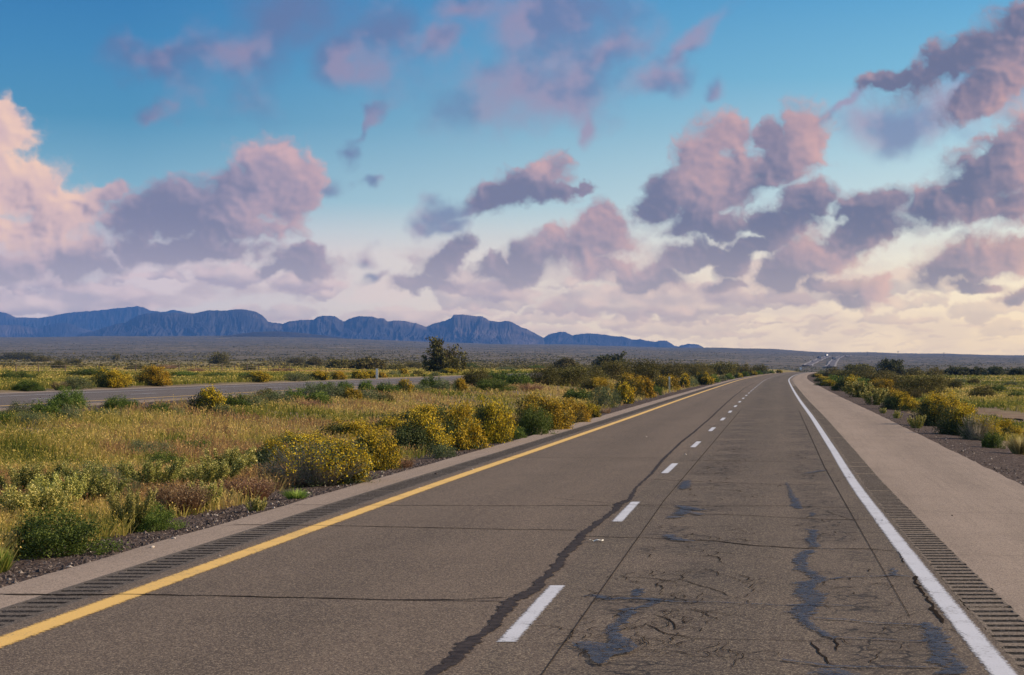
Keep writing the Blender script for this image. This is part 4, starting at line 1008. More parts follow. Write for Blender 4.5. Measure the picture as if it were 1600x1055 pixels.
NEAR = [
    (88, 876, 185, 72, 'green', 'large dark green bush at the gravel edge in the bottom left corner'),
    (2, 900, 46, 52, 'lime', 'yellow-green grass clump cut off by the left border, before the dark green bush'),
    (40, 872, 62, 44, 'drybush', 'low tangle of bleached grey stems in front of the large dark green bush'),
    (242, 834, 84, 44, 'green', 'small rounded dark green bush beside the gravel, right of the large green one'),
    (205, 835, 70, 60, 'weed', 'pale flowering weed between the two dark green bushes at the gravel edge'),
    (60, 832, 120, 62, 'weed', 'wide pale yellow weed directly behind the large dark green bush'),
    (140, 800, 110, 60, 'weed', 'tall pale yellow weed behind and between the two dark green bushes'),
    (12, 830, 70, 46, 'weed', 'pale weed touching the left border above the lime grass clump'),
    (175, 790, 95, 46, 'sage', 'grey-green bush sunk in the pale weeds of the median'),
    (320, 770, 110, 44, 'weed', 'pale weed in front of the long grass, above the rust brown brush'),
    (280, 808, 92, 56, 'rust', 'rust brown dry brush right of the small rounded green bush'),
    (322, 800, 60, 40, 'weed', 'small pale weed between the two patches of rust brown brush'),
    (388, 786, 84, 42, 'rust', 'rust brown dry brush left of the bright lime grass tuft'),
    (398, 806, 34, 24, 'weed', 'tiny white-headed weed on the gravel left of the lime grass tuft'),
    (462, 786, 56, 26, 'lime', 'bright lime grass tuft at the pavement edge below the biggest bush'),
    (40, 790, 110, 56, 'weed', 'tall pale weed at the left border, highest of the near pale weeds'),
    (95, 806, 90, 54, 'weed', 'pale weed standing behind the large dark green bush, left of the tall one'),
    (235, 776, 100, 50, 'weed', 'pale weed behind the small rounded dark green bush'),
    (150, 760, 110, 36, 'sage', 'grey-green patch of leaves behind the near pale weeds'),
    (352, 752, 90, 44, 'weed', 'pale weed left of the dark leafy bush that joins the biggest bush'),
    (260, 742, 90, 34, 'green', 'dull green low bush behind the rust brown brush'),
    (225, 720, 95, 30, 'sage', 'grey-green low bush alone in the middle of the golden grass'),
    (312, 712, 70, 24, 'green', 'low green bush in the golden grass above the pale weeds'),
    (488, 764, 190, 84, 'drybush', 'biggest roadside bush, grey dry twigs in front and yellow flowers on top'),
    (425, 742, 90, 50, 'dark', 'dark green leafy bush joined to the left side of the biggest bush'),
    (470, 712, 120, 34, 'yellow', 'yellow flowering bush behind the top of the biggest bush'),
    (582, 738, 84, 66, 'yellow', 'yellow flowering bush hugging the right side of the biggest bush'),
    (536, 762, 76, 76, 'yellow', 'yellow-green flowering bush in front of the right end of the biggest bush'),
    (545, 692, 110, 34, 'yellow', 'flat yellow flowering bush in the grass left of the broad dark bush'),
    (608, 684, 90, 32, 'yellow', 'flat yellow flowering bush behind the left end of the broad dark bush'),
    (650, 712, 110, 62, 'dark', 'broad dark bush with shaded front, left of the small grey-green one'),
    (712, 706, 92, 70, 'yellow', 'tall bush full of yellow flowers behind the small grey-green bush'),
    (655, 668, 110, 30, 'yellow', 'low yellow flowering bush behind the broad dark bush'),
    (690, 720, 48, 30, 'sage', 'small grey-green bush on the gravel in front of the broad dark bush'),
    (625, 735, 50, 24, 'rust', 'brown dry weeds at the gravel left of the small grey-green bush'),
    (765, 696, 76, 72, 'yellow', 'ball-shaped yellow bush on a bare brown stem base by the pavement'),
    (812, 690, 26, 24, 'green', 'little green bush between the ball-shaped yellow bush and the dark hollow one'),
    (838, 684, 60, 56, 'green', 'dark green upright bush in front of the long orange bush'),
    (845, 676, 104, 58, 'orange', 'long orange flowering bush right of the ball-shaped yellow bush'),
    (882, 668, 30, 28, 'sage', 'small grey round bush at the right foot of the long orange bush'),
    (897, 664, 58, 40, 'orange', 'orange flowering bush just behind the small grey round bush'),
    (922, 656, 36, 28, 'yellow', 'compact yellow bush at the pavement, left of a brown dry tuft'),
    (946, 648, 22, 14, 'rust', 'small brown dry tuft right of the compact yellow bush'),
    (944, 638, 52, 42, 'sage', 'round grey-green bush directly behind the small brown dry tuft'),
    (972, 632, 38, 36, 'yellow', 'upright bright yellow bush right of the round grey-green bush'),
    (905, 628, 56, 24, 'green', 'low green bush behind the orange roadside bushes'),
    (1000, 622, 46, 34, 'orange', 'golden bush left of a small green one, before the marker post'),
    (1024, 618, 26, 18, 'green', 'small green bush immediately left of the bushes at the marker post'),
    (1040, 610, 44, 26, 'orange', 'golden olive bush around the foot of the roadside marker post'),
    (1068, 606, 22, 20, 'yellow', 'small yellow bush just right of the marker post'),
    (1080, 604, 22, 18, 'sage', 'small blue-grey bush between the small yellow one and a dark dome'),
    (1098, 602, 34, 20, 'dark', 'dome-shaped dark bush with yellow right side, second past the marker post'),
    # right of the road
    (1592, 712, 56, 36, 'straw', 'straw-coloured grass tuft at the right border, nearest plant on that side'),
    (1552, 702, 38, 32, 'green', 'bright green bush between the straw tuft and the big yellow dome'),
    (1528, 690, 66, 44, 'drybush', 'grey-stemmed bush with yellow flowers, right of the road before the straw tuft'),
    (1500, 682, 92, 44, 'yellow', 'biggest domed yellow bush right of the road, behind the grey-stemmed one'),
    (1560, 684, 80, 26, 'yellow', 'low yellow flowering bush behind the straw tuft by the right border'),
    (1462, 668, 78, 50, 'yellow', 'second nearest domed bush right of the road, orange top and dark left side'),
    (1490, 658, 84, 28, 'orange', 'low orange bush behind the two nearest domed bushes on the right'),
    (1404, 642, 66, 28, 'dark', 'wide dark-fronted bush on the right verge, third dome from the border'),
    (1392, 630, 50, 24, 'orange', 'orange-topped bush behind the third dome on the right verge'),
    (1366, 634, 40, 24, 'weed', 'light green leafy plant left of the third dome on the right verge'),
    (1342, 622, 50, 24, 'weed', 'light green leafy plant in front of the right-hand marker post'),
    (1320, 612, 42, 26, 'dark', 'dark rounded bush left of the right-hand marker post'),
    (1432, 672, 26, 20, 'weed', 'bright green plant standing alone on the right gravel, nearest of three'),
    (1402, 656, 16, 13, 'weed', 'middle of three small green plants on the right gravel'),
    (1379, 648, 12, 9, 'weed', 'farthest and smallest of three green plants on the right gravel'),
    (1290, 604, 34, 10, 'yellow', 'low yellow cushion right of the road, nearest of three at the bend'),
    (1283, 597, 24, 8, 'yellow', 'middle low yellow cushion right of the road at the bend'),
    (1275, 590, 18, 7, 'yellow', 'farthest low yellow cushion right of the road at the bend'),
    # the fields
    (343, 569, 36, 20, 'olive', 'single round yellow-green bush standing alone in the field on the left'),
    (182, 563, 14, 11, 'olive', 'small round bush alone far in the left field, near the plain'),
    (92, 577, 26, 14, 'olive', 'brown bush beyond the fence at the left, above the straw tuft'),
    (92, 611, 36, 18, 'straw', 'pale straw tuft at the far edge of the opposite carriageway'),
    (745, 606, 58, 34, 'olive', 'tall dark bush at the near edge of the opposite carriageway, below the tree'),
    (718, 612, 28, 24, 'orange', 'golden bush leaning on the left of the tall dark median bush'),
    (1492, 608, 26, 16, 'olive', 'dark round bush alone in the right-hand field'),
    (1536, 622, 48, 20, 'olive', 'wide olive bush alone in the right-hand field, nearest there'),
]
for p in NEAR: plant(*p)
ORD = ['first', 'second', 'third', 'fourth', 'fifth', 'sixth', 'seventh', 'eighth', 'ninth', 'tenth', 'eleventh', 'twelfth', 'thirteenth', 'fourteenth', 'fifteenth', 'sixteenth', 'seventeenth', 'eighteenth', 'nineteenth', 'twentieth']
LOOK = {'yellow': 'yellow flowering bush', 'orange': 'orange-gold flowering bush', 'dark': 'dark bush with yellow flowers', 'green': 'green leafy bush', 'sage': 'grey-green bush', 'olive': 'dark olive scrub bush', 'straw': 'straw-coloured tuft', 'rust': 'rust brown dry brush', 'lime': 'lime tuft', 'weed': 'pale weed', 'drybush': 'dry-stemmed bush'}
def row(items, where, group):
    items = sorted(items); n = {}; tot = {}
    for it in items: tot[it[4]] = tot.get(it[4], 0) + 1
    for it in items:
        it = (it[0], it[1], it[2] * 1.08, it[3] * 1.15, it[4])
        k = it[4]; i = n.get(k, 0); n[k] = i + 1
        lab = f"{ORD[i]} {LOOK[k]} from the left {where}" if tot[k] > 1 else f"only {LOOK[k]} {where}"
        plant(*it, lab, group)
row([(110, 640, 62, 30, 'green'), (75, 658, 52, 30, 'green'), (108, 662, 40, 26, 'sage'), (190, 644, 56, 24, 'green'), (252, 652, 44, 20, 'green'), (276, 654, 26, 16, 'sage'), (322, 646, 52, 32, 'yellow'), (370, 642, 44, 24, 'green'), (345, 650, 40, 18, 'sage'),
     (30, 652, 50, 22, 'sage'), (48, 668, 60, 22, 'sage'), (4, 664, 40, 20, 'green'), (165, 655, 44, 16, 'sage'), (395, 640, 40, 24, 'sage')], "along the left end of the median's far side", 'bushes on the far side of the median, left end')
row([(430, 634, 52, 24, 'sage'), (415, 626, 40, 16, 'olive'), (462, 630, 34, 22, 'green'), (488, 622, 46, 24, 'sage'), (522, 626, 50, 24, 'sage'), (510, 614, 30, 16, 'green'), (540, 614, 28, 18, 'green'), (573, 611, 24, 16, 'green'), (548, 628, 34, 18, 'orange'), (500, 632, 46, 18, 'green'), (575, 628, 50, 18, 'sage'),
     (630, 617, 24, 20, 'yellow'), (606, 618, 40, 20, 'green'), (652, 614, 40, 14, 'sage'), (672, 610, 36, 20, 'green'), (692, 612, 34, 20, 'sage'), (480, 640, 40, 14, 'rust'), (600, 630, 40, 12, 'olive')], "in the middle of the median's far side", 'bushes on the far side of the median, middle')
row([(170, 606, 62, 24, 'yellow'), (240, 603, 62, 26, 'orange'), (45, 612, 56, 15, 'green'), (118, 608, 50, 20, 'sage'), (398, 597, 46, 13, 'yellow'), (462, 596, 46, 14, 'sage'), (497, 594, 34, 14, 'yellow'), (527, 593, 30, 13, 'orange'), (560, 592, 28, 12, 'yellow'), (578, 591, 22, 11, 'yellow'),
     (596, 590, 18, 8, 'orange'), (614, 589, 26, 9, 'sage'), (630, 588, 20, 12, 'orange'), (652, 588, 20, 8, 'olive'), (679, 588, 16, 7, 'sage'), (700, 586, 34, 10, 'yellow'), (385, 592, 24, 9, 'green')], 'beyond the opposite carriageway', 'bushes beyond the opposite carriageway')
row([(812, 604, 48, 22, 'green'), (850, 602, 60, 26, 'olive'), (890, 604, 66, 30, 'olive'), (918, 598, 70, 22, 'olive'), (958, 594, 60, 28, 'olive'), (1002, 597, 80, 32, 'olive'), (1050, 593, 60, 26, 'olive'), (1092, 590, 54, 22, 'olive'), (1130, 587, 50, 20, 'olive'), (1160, 585, 40, 16, 'olive'), (1186, 583, 34, 13, 'olive'),
     (780, 600, 44, 20, 'green'), (930, 612, 60, 22, 'orange'), (985, 610, 50, 22, 'orange'), (830, 612, 40, 12, 'rust'), (770, 612, 70, 16, 'green'), (870, 592, 44, 14, 'olive'), (800, 594, 36, 10, 'sage'), (1020, 584, 70, 14, 'olive'), (1075, 582, 60, 13, 'olive')],
    'in the thicket between the two carriageways', 'thicket between the carriageways near the bend')
row([(1116, 598, 20, 12, 'green'), (1128, 595.5, 16, 10, 'sage'), (1140, 593, 16, 9, 'green'), (1153, 591, 15, 8, 'dark'), (1165, 589, 14, 8, 'green'), (1176, 587.3, 13, 7, 'yellow'), (1186, 586, 12, 6, 'green'), (1196, 585, 12, 6, 'sage'), (1206, 584, 11, 5, 'green'), (1217, 583.3, 11, 5, 'yellow')],
    'in the thin row edging the bend', 'small bushes edging the pavement at the bend')
row([(1440, 618, 88, 31, 'olive'), (1408, 610, 60, 24, 'olive'), (1372, 602, 76, 24, 'olive'), (1347, 596, 60, 19, 'olive'), (1318, 594, 44, 15, 'olive'), (1300, 590, 28, 14, 'olive'), (1340, 612, 50, 20, 'green'), (1376, 618, 60, 22, 'orange'), (1420, 626, 60, 18, 'olive'), (1462, 606, 50, 18, 'olive'), (1305, 600, 34, 12, 'green'), (1284, 588, 20, 9, 'sage'), (1330, 605, 34, 16, 'dark')],
    'in the thicket right of the road', 'thicket on the right of the road')
row([(1428, 588, 34, 12, 'olive'), (1460, 588, 28, 12, 'olive'), (1522, 600, 22, 8, 'olive'), (1580, 604, 30, 8, 'sage'), (1500, 598, 30, 7, 'sage'), (1560, 612, 34, 9, 'green'), (1590, 622, 30, 10, 'green')], 'scattered over the right-hand field', 'scattered bushes of the right-hand field')
row([(30, 562, 60, 11, 'olive'), (64, 565, 34, 8, 'olive'), (118, 568, 30, 6, 'olive'), (210, 579, 40, 9, 'olive'), (262, 578, 34, 8, 'rust'), (305, 583, 30, 8, 'rust'), (392, 581, 26, 10, 'olive'), (150, 590, 80, 14, 'green'), (30, 596, 70, 14, 'green'), (286, 592, 60, 10, 'green'), (340, 592, 50, 9, 'green'), (440, 582, 40, 7, 'rust'),
     (490, 571, 28, 12, 'olive'), (462, 568, 26, 8, 'olive'), (620, 580, 34, 10, 'olive'), (645, 576, 30, 9, 'olive'), (670, 572, 22, 7, 'olive'), (735, 576, 30, 8, 'green'), (790, 580, 40, 7, 'sage'), (840, 577, 26, 6, 'green')], 'in the field beyond the opposite carriageway', 'scattered bushes of the left-hand field')

# trees: tapered trunk and limbs, crown of leaf clumps
def tree(px, py, w, h, label, seed, mat='darktree', plume=False, group=None, n=5200):
    X, Y, Z = at(px, py, 60.0); W_ = w * 1.3 * Y / F; H_ = h * 1.12 * Y / F
    r = np.random.RandomState(seed); o = empty('desert_tree', (X, Y, Z))
    mb = MB(); tips = []
    for i in range(9):
        a = i * 0.7 + r.rand() * 0.5; q = 0.25 + 0.75 * r.rand()
        p = np.array([r.randn() * 0.1, r.randn() * 0.1, -0.15]); d = np.array([math.cos(a) * q * W_ * 0.36, math.sin(a) * q * W_ * 0.36, H_ * r.uniform(0.45, 0.8)])
        m = p + d * np.array([0.35, 0.35, 0.5]); rad = 0.030 * H_
        mb.rod(p, m, rad, rad * 0.6); mb.rod(m, p + d, rad * 0.6, rad * 0.22)
        for j in range(6):
            t = 0.35 + 0.65 * r.rand(); b0 = p + d * t * np.array([1, 1, 1]); b1 = b0 + r.randn(3) * np.array([W_ * .10, W_ * .10, H_ * .06]) + np.array([0, 0, H_ * (0.16 if plume else 0.08)])
            mb.rod(b0, b1, rad * 0.25, rad * 0.08, n=4); tips.append(b1); tips.append((b0 + b1) / 2)
    mb.build('trunk', M['bark'], o)
    d = rdir(r, 90); d[:, 2] = np.abs(d[:, 2]) - 0.12; lob = rdir(r, 6); lob[:, 2] = np.abs(lob[:, 2])
    out = 0.66 + 0.40 * np.max(np.maximum(d @ lob.T, 0) ** 5, 1) + r.uniform(-0.08, 0.08, 90)
    c = d * (out * (0.45 + 0.55 * r.rand(90) ** 0.5))[:, None] * np.array([W_ / 2, W_ / 2, H_ * (0.50 if plume else 0.80)]) + np.array([0, 0, H_ * (0.06 if plume else 0.16)])
    c = np.concatenate([c, np.array(tips)[:90]])
    if plume:
        ex = []
        for i in range(30):
            tall = i < 15; a = r.rand() * 6.28; q = r.rand() * (0.09 if tall else 0.40); top = H_ * (r.uniform(0.75, 1.05) if tall else r.uniform(0.45, 0.68))
            b0 = np.array([math.cos(a) * q * W_ - (W_ * .13 if tall else -W_ * .04), math.sin(a) * q * W_, H_ * 0.15]); fanx = r.randn() * 0.07 * W_
            for t in np.linspace(0, 1, 11): ex.append(b0 + np.array([fanx * t * t, 0, (top - b0[2]) * t]) + r.randn(3) * 0.10)
        c = np.concatenate([c, np.array(ex)])
    k = r.randint(0, len(c), n); P = c[k] + r.randn(n, 3) * np.array([W_, W_, H_]) * (0.040 if not plume else 0.030)
    P[:, 2] = np.maximum(P[:, 2], 0.08 * H_ * r.rand(n))
    V, Fq = leaf_set(r, P, 0.020 * W_ + 0.03, 0.5, 0.4)
    mesh('crown', V, Fq, M[mat], o, tint=np.clip(0.45 + .25 * r.randn(n) + 0.4 * (r.rand(len(c))[k] - .5), 0, 1))
    tag(o, label, 'tree', group)
tree(694, 583, 62, 46, 'tallest tree of the left field, ragged olive crown with upswept branches', 3, 'olive', True, n=7000)
tree(885, 579, 38, 22, 'round olive tree just left of the darker tree beyond the thicket', 5, 'olive')
tree(953, 580, 52, 28, 'round dark green tree rising beyond the thicket left of the road', 7)
tree(576, 579, 52, 24, 'wide yellow-olive tree beside the tree group left of the tallest tree', 9, 'olive')
tree(532, 577, 38, 18, 'low brownish tree left of the wide yellow-olive tree', 11, 'olive')
tree(1394, 588, 46, 30, 'dark round tree, tallest right of the road above the thicket', 13)
tree(1344, 584, 44, 18, 'brownish tree behind the thicket, left of the tallest on the right', 15, 'olive')
tree(1110, 580, 34, 12, 'dark tree on the crest left of the bend', 17, 'darktree', n=2500)
tree(1142, 579, 30, 12, 'dark tree beside the bend, nearest to the road on the crest', 19, 'darktree', n=2500)
FR_ = 'row of dark trees across the right-hand field'
for i, (x, w, h) in enumerate([(1496, 46, 18), (1528, 30, 17), (1556, 34, 18), (1592, 30, 15)]):
    tree(x, 587.5, w, h, f'dark tree in the distant row across the right-hand field, {ORD[i]} from the left', 21 + 2 * i, 'darktree', group=FR_, n=3000)

# ---------------------------------------------------------------- grass and scrub nobody could count
def scatter(n, px0, px1, y_from, y_to, power, seed):
    """points over the ground in view, denser near the camera"""
    r = np.random.RandomState(seed); u = (r.uniform(px0, px1, n) - VX) / F
    t = r.rand(n); Y = (y_from ** (1 - power) + t * (y_to ** (1 - power) - y_from ** (1 - power))) ** (1 / (1 - power))
    return u * Y, Y, r
def blades(X, Y, r, height, width, tint, name, label, mat, spread=0.35, parent=None):
    n = len(X); Z = ground_z(X, Y)
    a = r.rand(n) * 6.283; L = height * (0.45 + 0.75 * r.rand(n)); ln = spread * r.rand(n)
    P = np.stack([X, Y, Z - 0.02], 1); tip = P + np.stack([np.cos(a) * ln * L, np.sin(a) * ln * L, L], 1)
    b = r.rand(n) * 6.283; s = np.stack([np.cos(b), np.sin(b) * 0.4, 0 * b], 1) * (width * (0.6 + 0.8 * r.rand(n)))[:, None]
    mid = (P + tip) / 2; mid[:, 2] += 0.08 * L
    V = np.stack([P - s, P + s, mid + s * 0.9, tip, mid - s * 0.9], 1).reshape(-1, 3)
    k = np.arange(n)[:, None] * 5
    Fq = np.concatenate([k + np.array([[0, 1, 2, 4]])], 0)
    Ft = k + np.array([[4, 2, 3]])
    Fq = np.concatenate([Fq, np.concatenate([Ft, Ft[:, :1]], 1) * 0 + k + np.array([[4, 2, 3, 3]])], 0)
    Fq[n:, 3] = Fq[n:, 2]
    # the tips as thin quads: duplicate the tip vertex
    V2 = V.reshape(n, 5, 3); V = np.concatenate([V2, V2[:, 3:4] + s[:, None] * 0.12], 1).reshape(-1, 3); k = np.arange(n)[:, None] * 6
    Fq = np.concatenate([k + np.array([[0, 1, 2, 4]]), k + np.array([[4, 2, 5, 3]])], 0)
    # seed heads: two small faces at the tip of every second blade
    h = np.arange(0, n, 2); hs = (width * 1.5 if np.isscalar(width) else width[h] * 1.5)
    HP = tip[h] - np.array([0, 0, 1]) * (0.15 * (L[h] if not np.isscalar(L) else L) * r.rand(len(h)))[:, None]
    hd = rdir(r, len(h)) * np.reshape(hs, (-1, 1)); he = np.cross(hd, rdir(r, len(h)))
    HV, HF = quads(HP, hd * 1.3, he); HF = HF + len(V)
    V = np.concatenate([V, HV]); Fq = np.concatenate([Fq, HF])
    o = mesh(name, V, Fq, mat, tint=np.concatenate([tint, tint, np.clip(tint[h] + 0.12 * (tint[h] < 0.85), 0, 1)]))
    return tag(o, label, 'grass', kind='stuff')
def median_mask(X, Y):
    s = X - BEND(Y); sl = X - BENDL(Y); e = (fbm(X * 0.9 + 50, Y * 0.5 + 50, 331, 3) - 0.5) * 1.1
    return (s < -8.25 + e) & (sl > -21.2 + e)
def build_grass():
    X, Y, r = scatter(470000, -160, 1230, 15, 420, 1.75, 61)
    keep = median_mask(X, Y)
    gap = fbm(X / 1.6 + 9, Y / 1.6 + 9, 341, 4); keep &= gap > 0.33
    s = X - BEND(Y); nearr = sstep(-9.4, -8.3, s); keep &= r.rand(len(X)) > nearr * 0.6
    farside = sstep(-17.5, -20.0, X - BENDL(Y)); keep &= r.rand(len(X)) > farside * 0.9
    X, Y = X[keep], Y[keep]
    big = fbm(X / 5 + 30, Y / 9 + 30, 351, 4); sm = fbm(X / 0.8, Y / 0.8, 353, 3)
    t = np.clip(0.50 + (big - 0.5) * 1.7 + (sm - 0.5) * 0.9 + 0.13 * r.randn(len(X)) - 0.22 * sstep(24, 15, Y), 0, 0.97)
    rust = (fbm(X / 3.2 + 70, Y / 6 + 70, 357, 3) > 0.66); t[rust] = np.clip(0.93 + 0.08 * r.randn(rust.sum()), 0, 1)
    h = 0.17 + 0.24 * fbm(X / 4 + 3, Y / 4 + 3, 355, 3)
    blades(X, Y, r, h, 0.0045 + 0.00016 * Y, t, 'median_grass', 'tall golden and olive grass filling the median between the carriageways', M['grass'], spread=0.9)
    X, Y, r = scatter(240000, -60, 1000, 90, 620, 1.6, 63)
    keep = (X - BENDL(Y)) < -38.6
    X, Y = X[keep], Y[keep]
    big = fbm(X / 26 + 30, Y / 60 + 30, 361, 4); gl = sstep(0.42, 0.60, fbm(X / 14 + 5, Y / 30 + 5, 363, 3))
    t = np.clip(0.22 + 0.42 * gl + (big - 0.5) * 0.9 + 0.14 * r.randn(len(X)), 0, 0.96)
    t = t * sstep(-36, -56, X - BENDL(Y)) + (0.26 + 0.14 * r.randn(len(X))) * (1 - sstep(-36, -56, X - BENDL(Y)))
    blades(X, Y, r, 0.30, 0.004 + 0.00022 * Y, np.clip(t, 0, 1), 'field_grass', 'green and golden grass of the field beyond the opposite carriageway', M['grass'], spread=0.8)
    X, Y, r = scatter(260000, 1270, 2100, 14, 620, 1.5, 65)
    s = X - BEND(Y); e = (fbm(X * 0.9 + 50, Y * 0.5 + 50, 333, 3) - 0.5) * 1.4
    keep = (s > 7.3 + e)
    px, py = X / Y * F + VX, HY - F * (ground_z(X, Y) - EYE) / Y
    a = np.array(at(1500, 640)[:2]); c = np.array(at(1720, 668)[:2]); d = (c - a) / np.linalg.norm(c - a)
    off = np.abs((X - a[0]) * -d[1] + (Y - a[1]) * d[0]); along = (X - a[0]) * d[0] + (Y - a[1]) * d[1]
    keep &= ~((off < 2.1) & (along > -1))
    X, Y = X[keep], Y[keep]
    t = np.clip(0.20 + (fbm(X / 9 + 3, Y / 30 + 3, 371, 4) - 0.5) * 1.3 + 0.12 * r.randn(len(X)), 0, 0.96)
    blades(X, Y, r, 0.24, 0.004 + 0.00022 * Y, t, 'field_grass', 'low olive and yellow grass of the field right of the road', M['grass'], spread=0.8)
build_grass()
def build_scrub():
    """the low scrub dotted over the plain, too many and too small to tell apart"""
    X, Y, r = scatter(46000, -80, 1700, 520, 7000, 1.2, 71)
    s = X - BEND(Y); keep = ~((np.abs(s + 1) < 14) & (Y < 1100)) & ~((np.abs(X - BENDL(Y) + 29) < 14) & (Y < 1000))
    dens = fbm(X / 60 + 8, Y / 220 + 8, 381, 4); keep &= r.rand(len(X)) < sstep(0.34, 0.62, dens) + 0.12
    for FX, FYy in (FA, FB):
        o = np.argsort(FYy); xi = np.interp(Y, FYy[o], FX[o]); keep &= ~((np.abs(X - xi) < 14) & (Y > FYy.min()) & (Y < FYy.max()))
    X, Y = X[keep], Y[keep]; n = len(X); Z = ground_z(X, Y)
    h = r.uniform(0.35, 1.1, n) * (1 + 0.9 * (r.rand(n) > 0.96)) * (0.6 + 0.4 * sstep(500, 2000, Y)); w = h * r.uniform(0.9, 1.7, n)
    P = np.stack([X, Y, Z], 1); parts = []
    for j in range(7):
        o = r.randn(n, 3) * np.stack([w, w, h * 0.5], 1) * 0.35; o[:, 2] = np.abs(o[:, 2]) + h * 0.22
        d = rdir(r, n); e = np.cross(d, rdir(r, n)); e /= np.linalg.norm(e, axis=1, keepdims=True) + 1e-9
        parts.append(quads(P + o, d * (w * 0.42)[:, None], e * (h * 0.36)[:, None])[0])
    V = np.concatenate(parts); Fq = np.arange(len(V)).reshape(-1, 4)
    tag(mesh('desert_scrub', V, Fq, M['olive'], tint=np.tile(0.2 + r.rand(n) * 0.8, 7)), 'low dark scrub dotted over the plain below the mountains', 'scrub', kind='stuff')
build_scrub()

# ---------------------------------------------------------------- loose stones, marker posts, fence, far vehicles
def build_pebbles():
    """loose gravel along both pavement edges"""
    Vs = []; r = np.random.RandomState(81); n = 16000
    base = np.array([(1, 0, 0), (0, 1, 0), (-1, 0, 0), (0, -1, 0), (0, 0, 1)], float)
    s1 = -7.15 - 1.35 * r.rand(n) ** 1.1; s2 = 4.68 + 1.9 * r.rand(n)
    s = np.where(r.rand(n) < 0.6, s1, s2); Y = 14 * (80 / 14) ** (r.rand(n) ** 1.0); X = s + BEND(Y)
    Z = ground_z(X, Y); inner = np.where(s < 0, -7.12 - s, s - 4.63) / 1.4; Z = np.maximum(road_z(Y) - 0.03 * (1 - inner) + (Z - road_z(Y)) * inner, Z) + 0.005
    sz = (0.008 + 0.028 * r.rand(n) ** 3)[:, None, None]
    off = base[None] * sz * (0.6 + 0.8 * r.rand(n, 5, 1)) * np.array([1, 1, 0.8])
    a = r.rand(n) * 6.28; ca, sa = np.cos(a)[:, None], np.sin(a)[:, None]
    ox = off[..., 0] * ca - off[..., 1] * sa; oy = off[..., 0] * sa + off[..., 1] * ca
    V = np.stack([X[:, None] + ox, Y[:, None] + oy, Z[:, None] + off[..., 2]], -1).reshape(-1, 3)
    Fq = (np.arange(n)[:, None, None] * 5 + np.array([[0, 1, 4], [1, 2, 4], [2, 3, 4], [3, 0, 4]])[None]).reshape(-1, 3)
    m = leaf_mat('gravel stones', [(0, (0.020, 0.013, 0.010)), (0.6, (0.075, 0.052, 0.042)), (0.88, (0.14, 0.105, 0.085)), (1, (0.42, 0.36, 0.30))], var=0, trans=0)
    tag(mesh('loose_gravel', V, Fq, m, tint=np.repeat(r.rand(n), 4)), 'loose dark gravel strewn along both pavement edges', 'gravel', kind='stuff')
build_pebbles()
def stone(px, py, w, mat, label, seed):
    X, Y = on_road(px, py) if mat != 'x' else (0, 0); s = X - float(BEND(Y)); z = 0.0 if -7.1 < s < 4.6 else float(ground_z(X, Y)) + 0.05
    r = np.random.RandomState(seed); bm = bmesh.new(); bmesh.ops.create_icosphere(bm, subdivisions=2, radius=1.0)
    R = w * Y / F / 2
    lob = rdir(r, 5)
    for v in bm.verts:
        c = np.array(v.co); k = 0.72 + 0.35 * max((c @ lob.T).max(), 0) + r.uniform(-.05, .05)
        v.co = (c[0] * R * k, c[1] * R * 0.7 * k, max(c[2], -0.3) * R * 0.55 * k + R * 0.16)
    me = bpy.data.meshes.new('stone'); bm.to_mesh(me); bm.free(); me.materials.append(M[mat])
    o = bpy.data.objects.new('stone', me); C.objects.link(o); o.location = (X, Y, z); o.rotation_euler = (0, 0, r.rand() * 3)
    tag(o, label, 'stone')
stone(343, 869, 5, 'stone', 'pale pebble on the rumble strip beside the yellow line, nearest of the loose stones', 1)
stone(533, 805, 5, 'stone', 'pale pebble on the left shoulder above the second transverse crack', 2)
stone(655, 763, 5, 'stone', 'pale pebble right beside the yellow line below the ball-shaped yellow bush', 3)
stone(681, 741, 7, 'stone_dark', 'dark stone on the left shoulder below the small grey-green bush', 4)
stone(846, 680, 5, 'stone_dark', 'dark pebble near the gravel edge below the long orange bush', 5)
stone(738, 734, 5, 'stone', 'pale pebble by the yellow line right of the dark stone', 6)
stone(271, 842, 9, 'stone', 'white stone at the pavement edge before the rust brown brush', 7)
stone(238, 856, 10, 'stone', 'flat pale stone at the gravel edge right of the large green bush', 8)
stone(163, 840, 8, 'stone', 'upright whitish stone among the leaves right of the large green bush', 9)
stone(1488, 806, 5, 'stone_dark', 'dark pebble alone on the wide right shoulder', 10)
stone(1071, 711, 6, 'stone', 'pale chip lying on the right lane beyond the third dash', 11)
stone(1010, 683, 4, 'stone', 'small pale chip on the left lane', 12)
stone(886, 664, 4, 'stone', 'tiny pale pebble at the gravel below the small grey round bush', 13)
def litter():
    X, Y = on_road(931, 847); o = empty('torn_wrapper', (X, Y, 0.006), 0.2); mb = MB()
    r = np.random.RandomState(3); n = 7; xs = np.linspace(-0.075, 0.075, n); ys_ = np.linspace(-0.03, 0.03, 4)
    Xg, Yg = np.meshgrid(xs, ys_, indexing='ij'); Zg = 0.012 + 0.012 * r.rand(n, 4) + 0.008 * np.sin(Xg * 60)
    V = np.stack([Xg, Yg, Zg], -1).reshape(-1, 3); V2 = V - np.array([0, 0, 0.004]); f = grid_faces(n, 4)
    c = mesh('wrapper', np.concatenate([V, V2]), np.concatenate([f[:, ::-1], f + len(V)]), M['post_white'], o); mb.rod((0.06, -0.03, 0.012), (0.09, 0.02, 0.014), 0.008); mb.build('rolled_end', M['post_white'], o)
    tag(o, 'small whitish scrap of litter on the right lane beside the centre seal', 'litter')
litter()
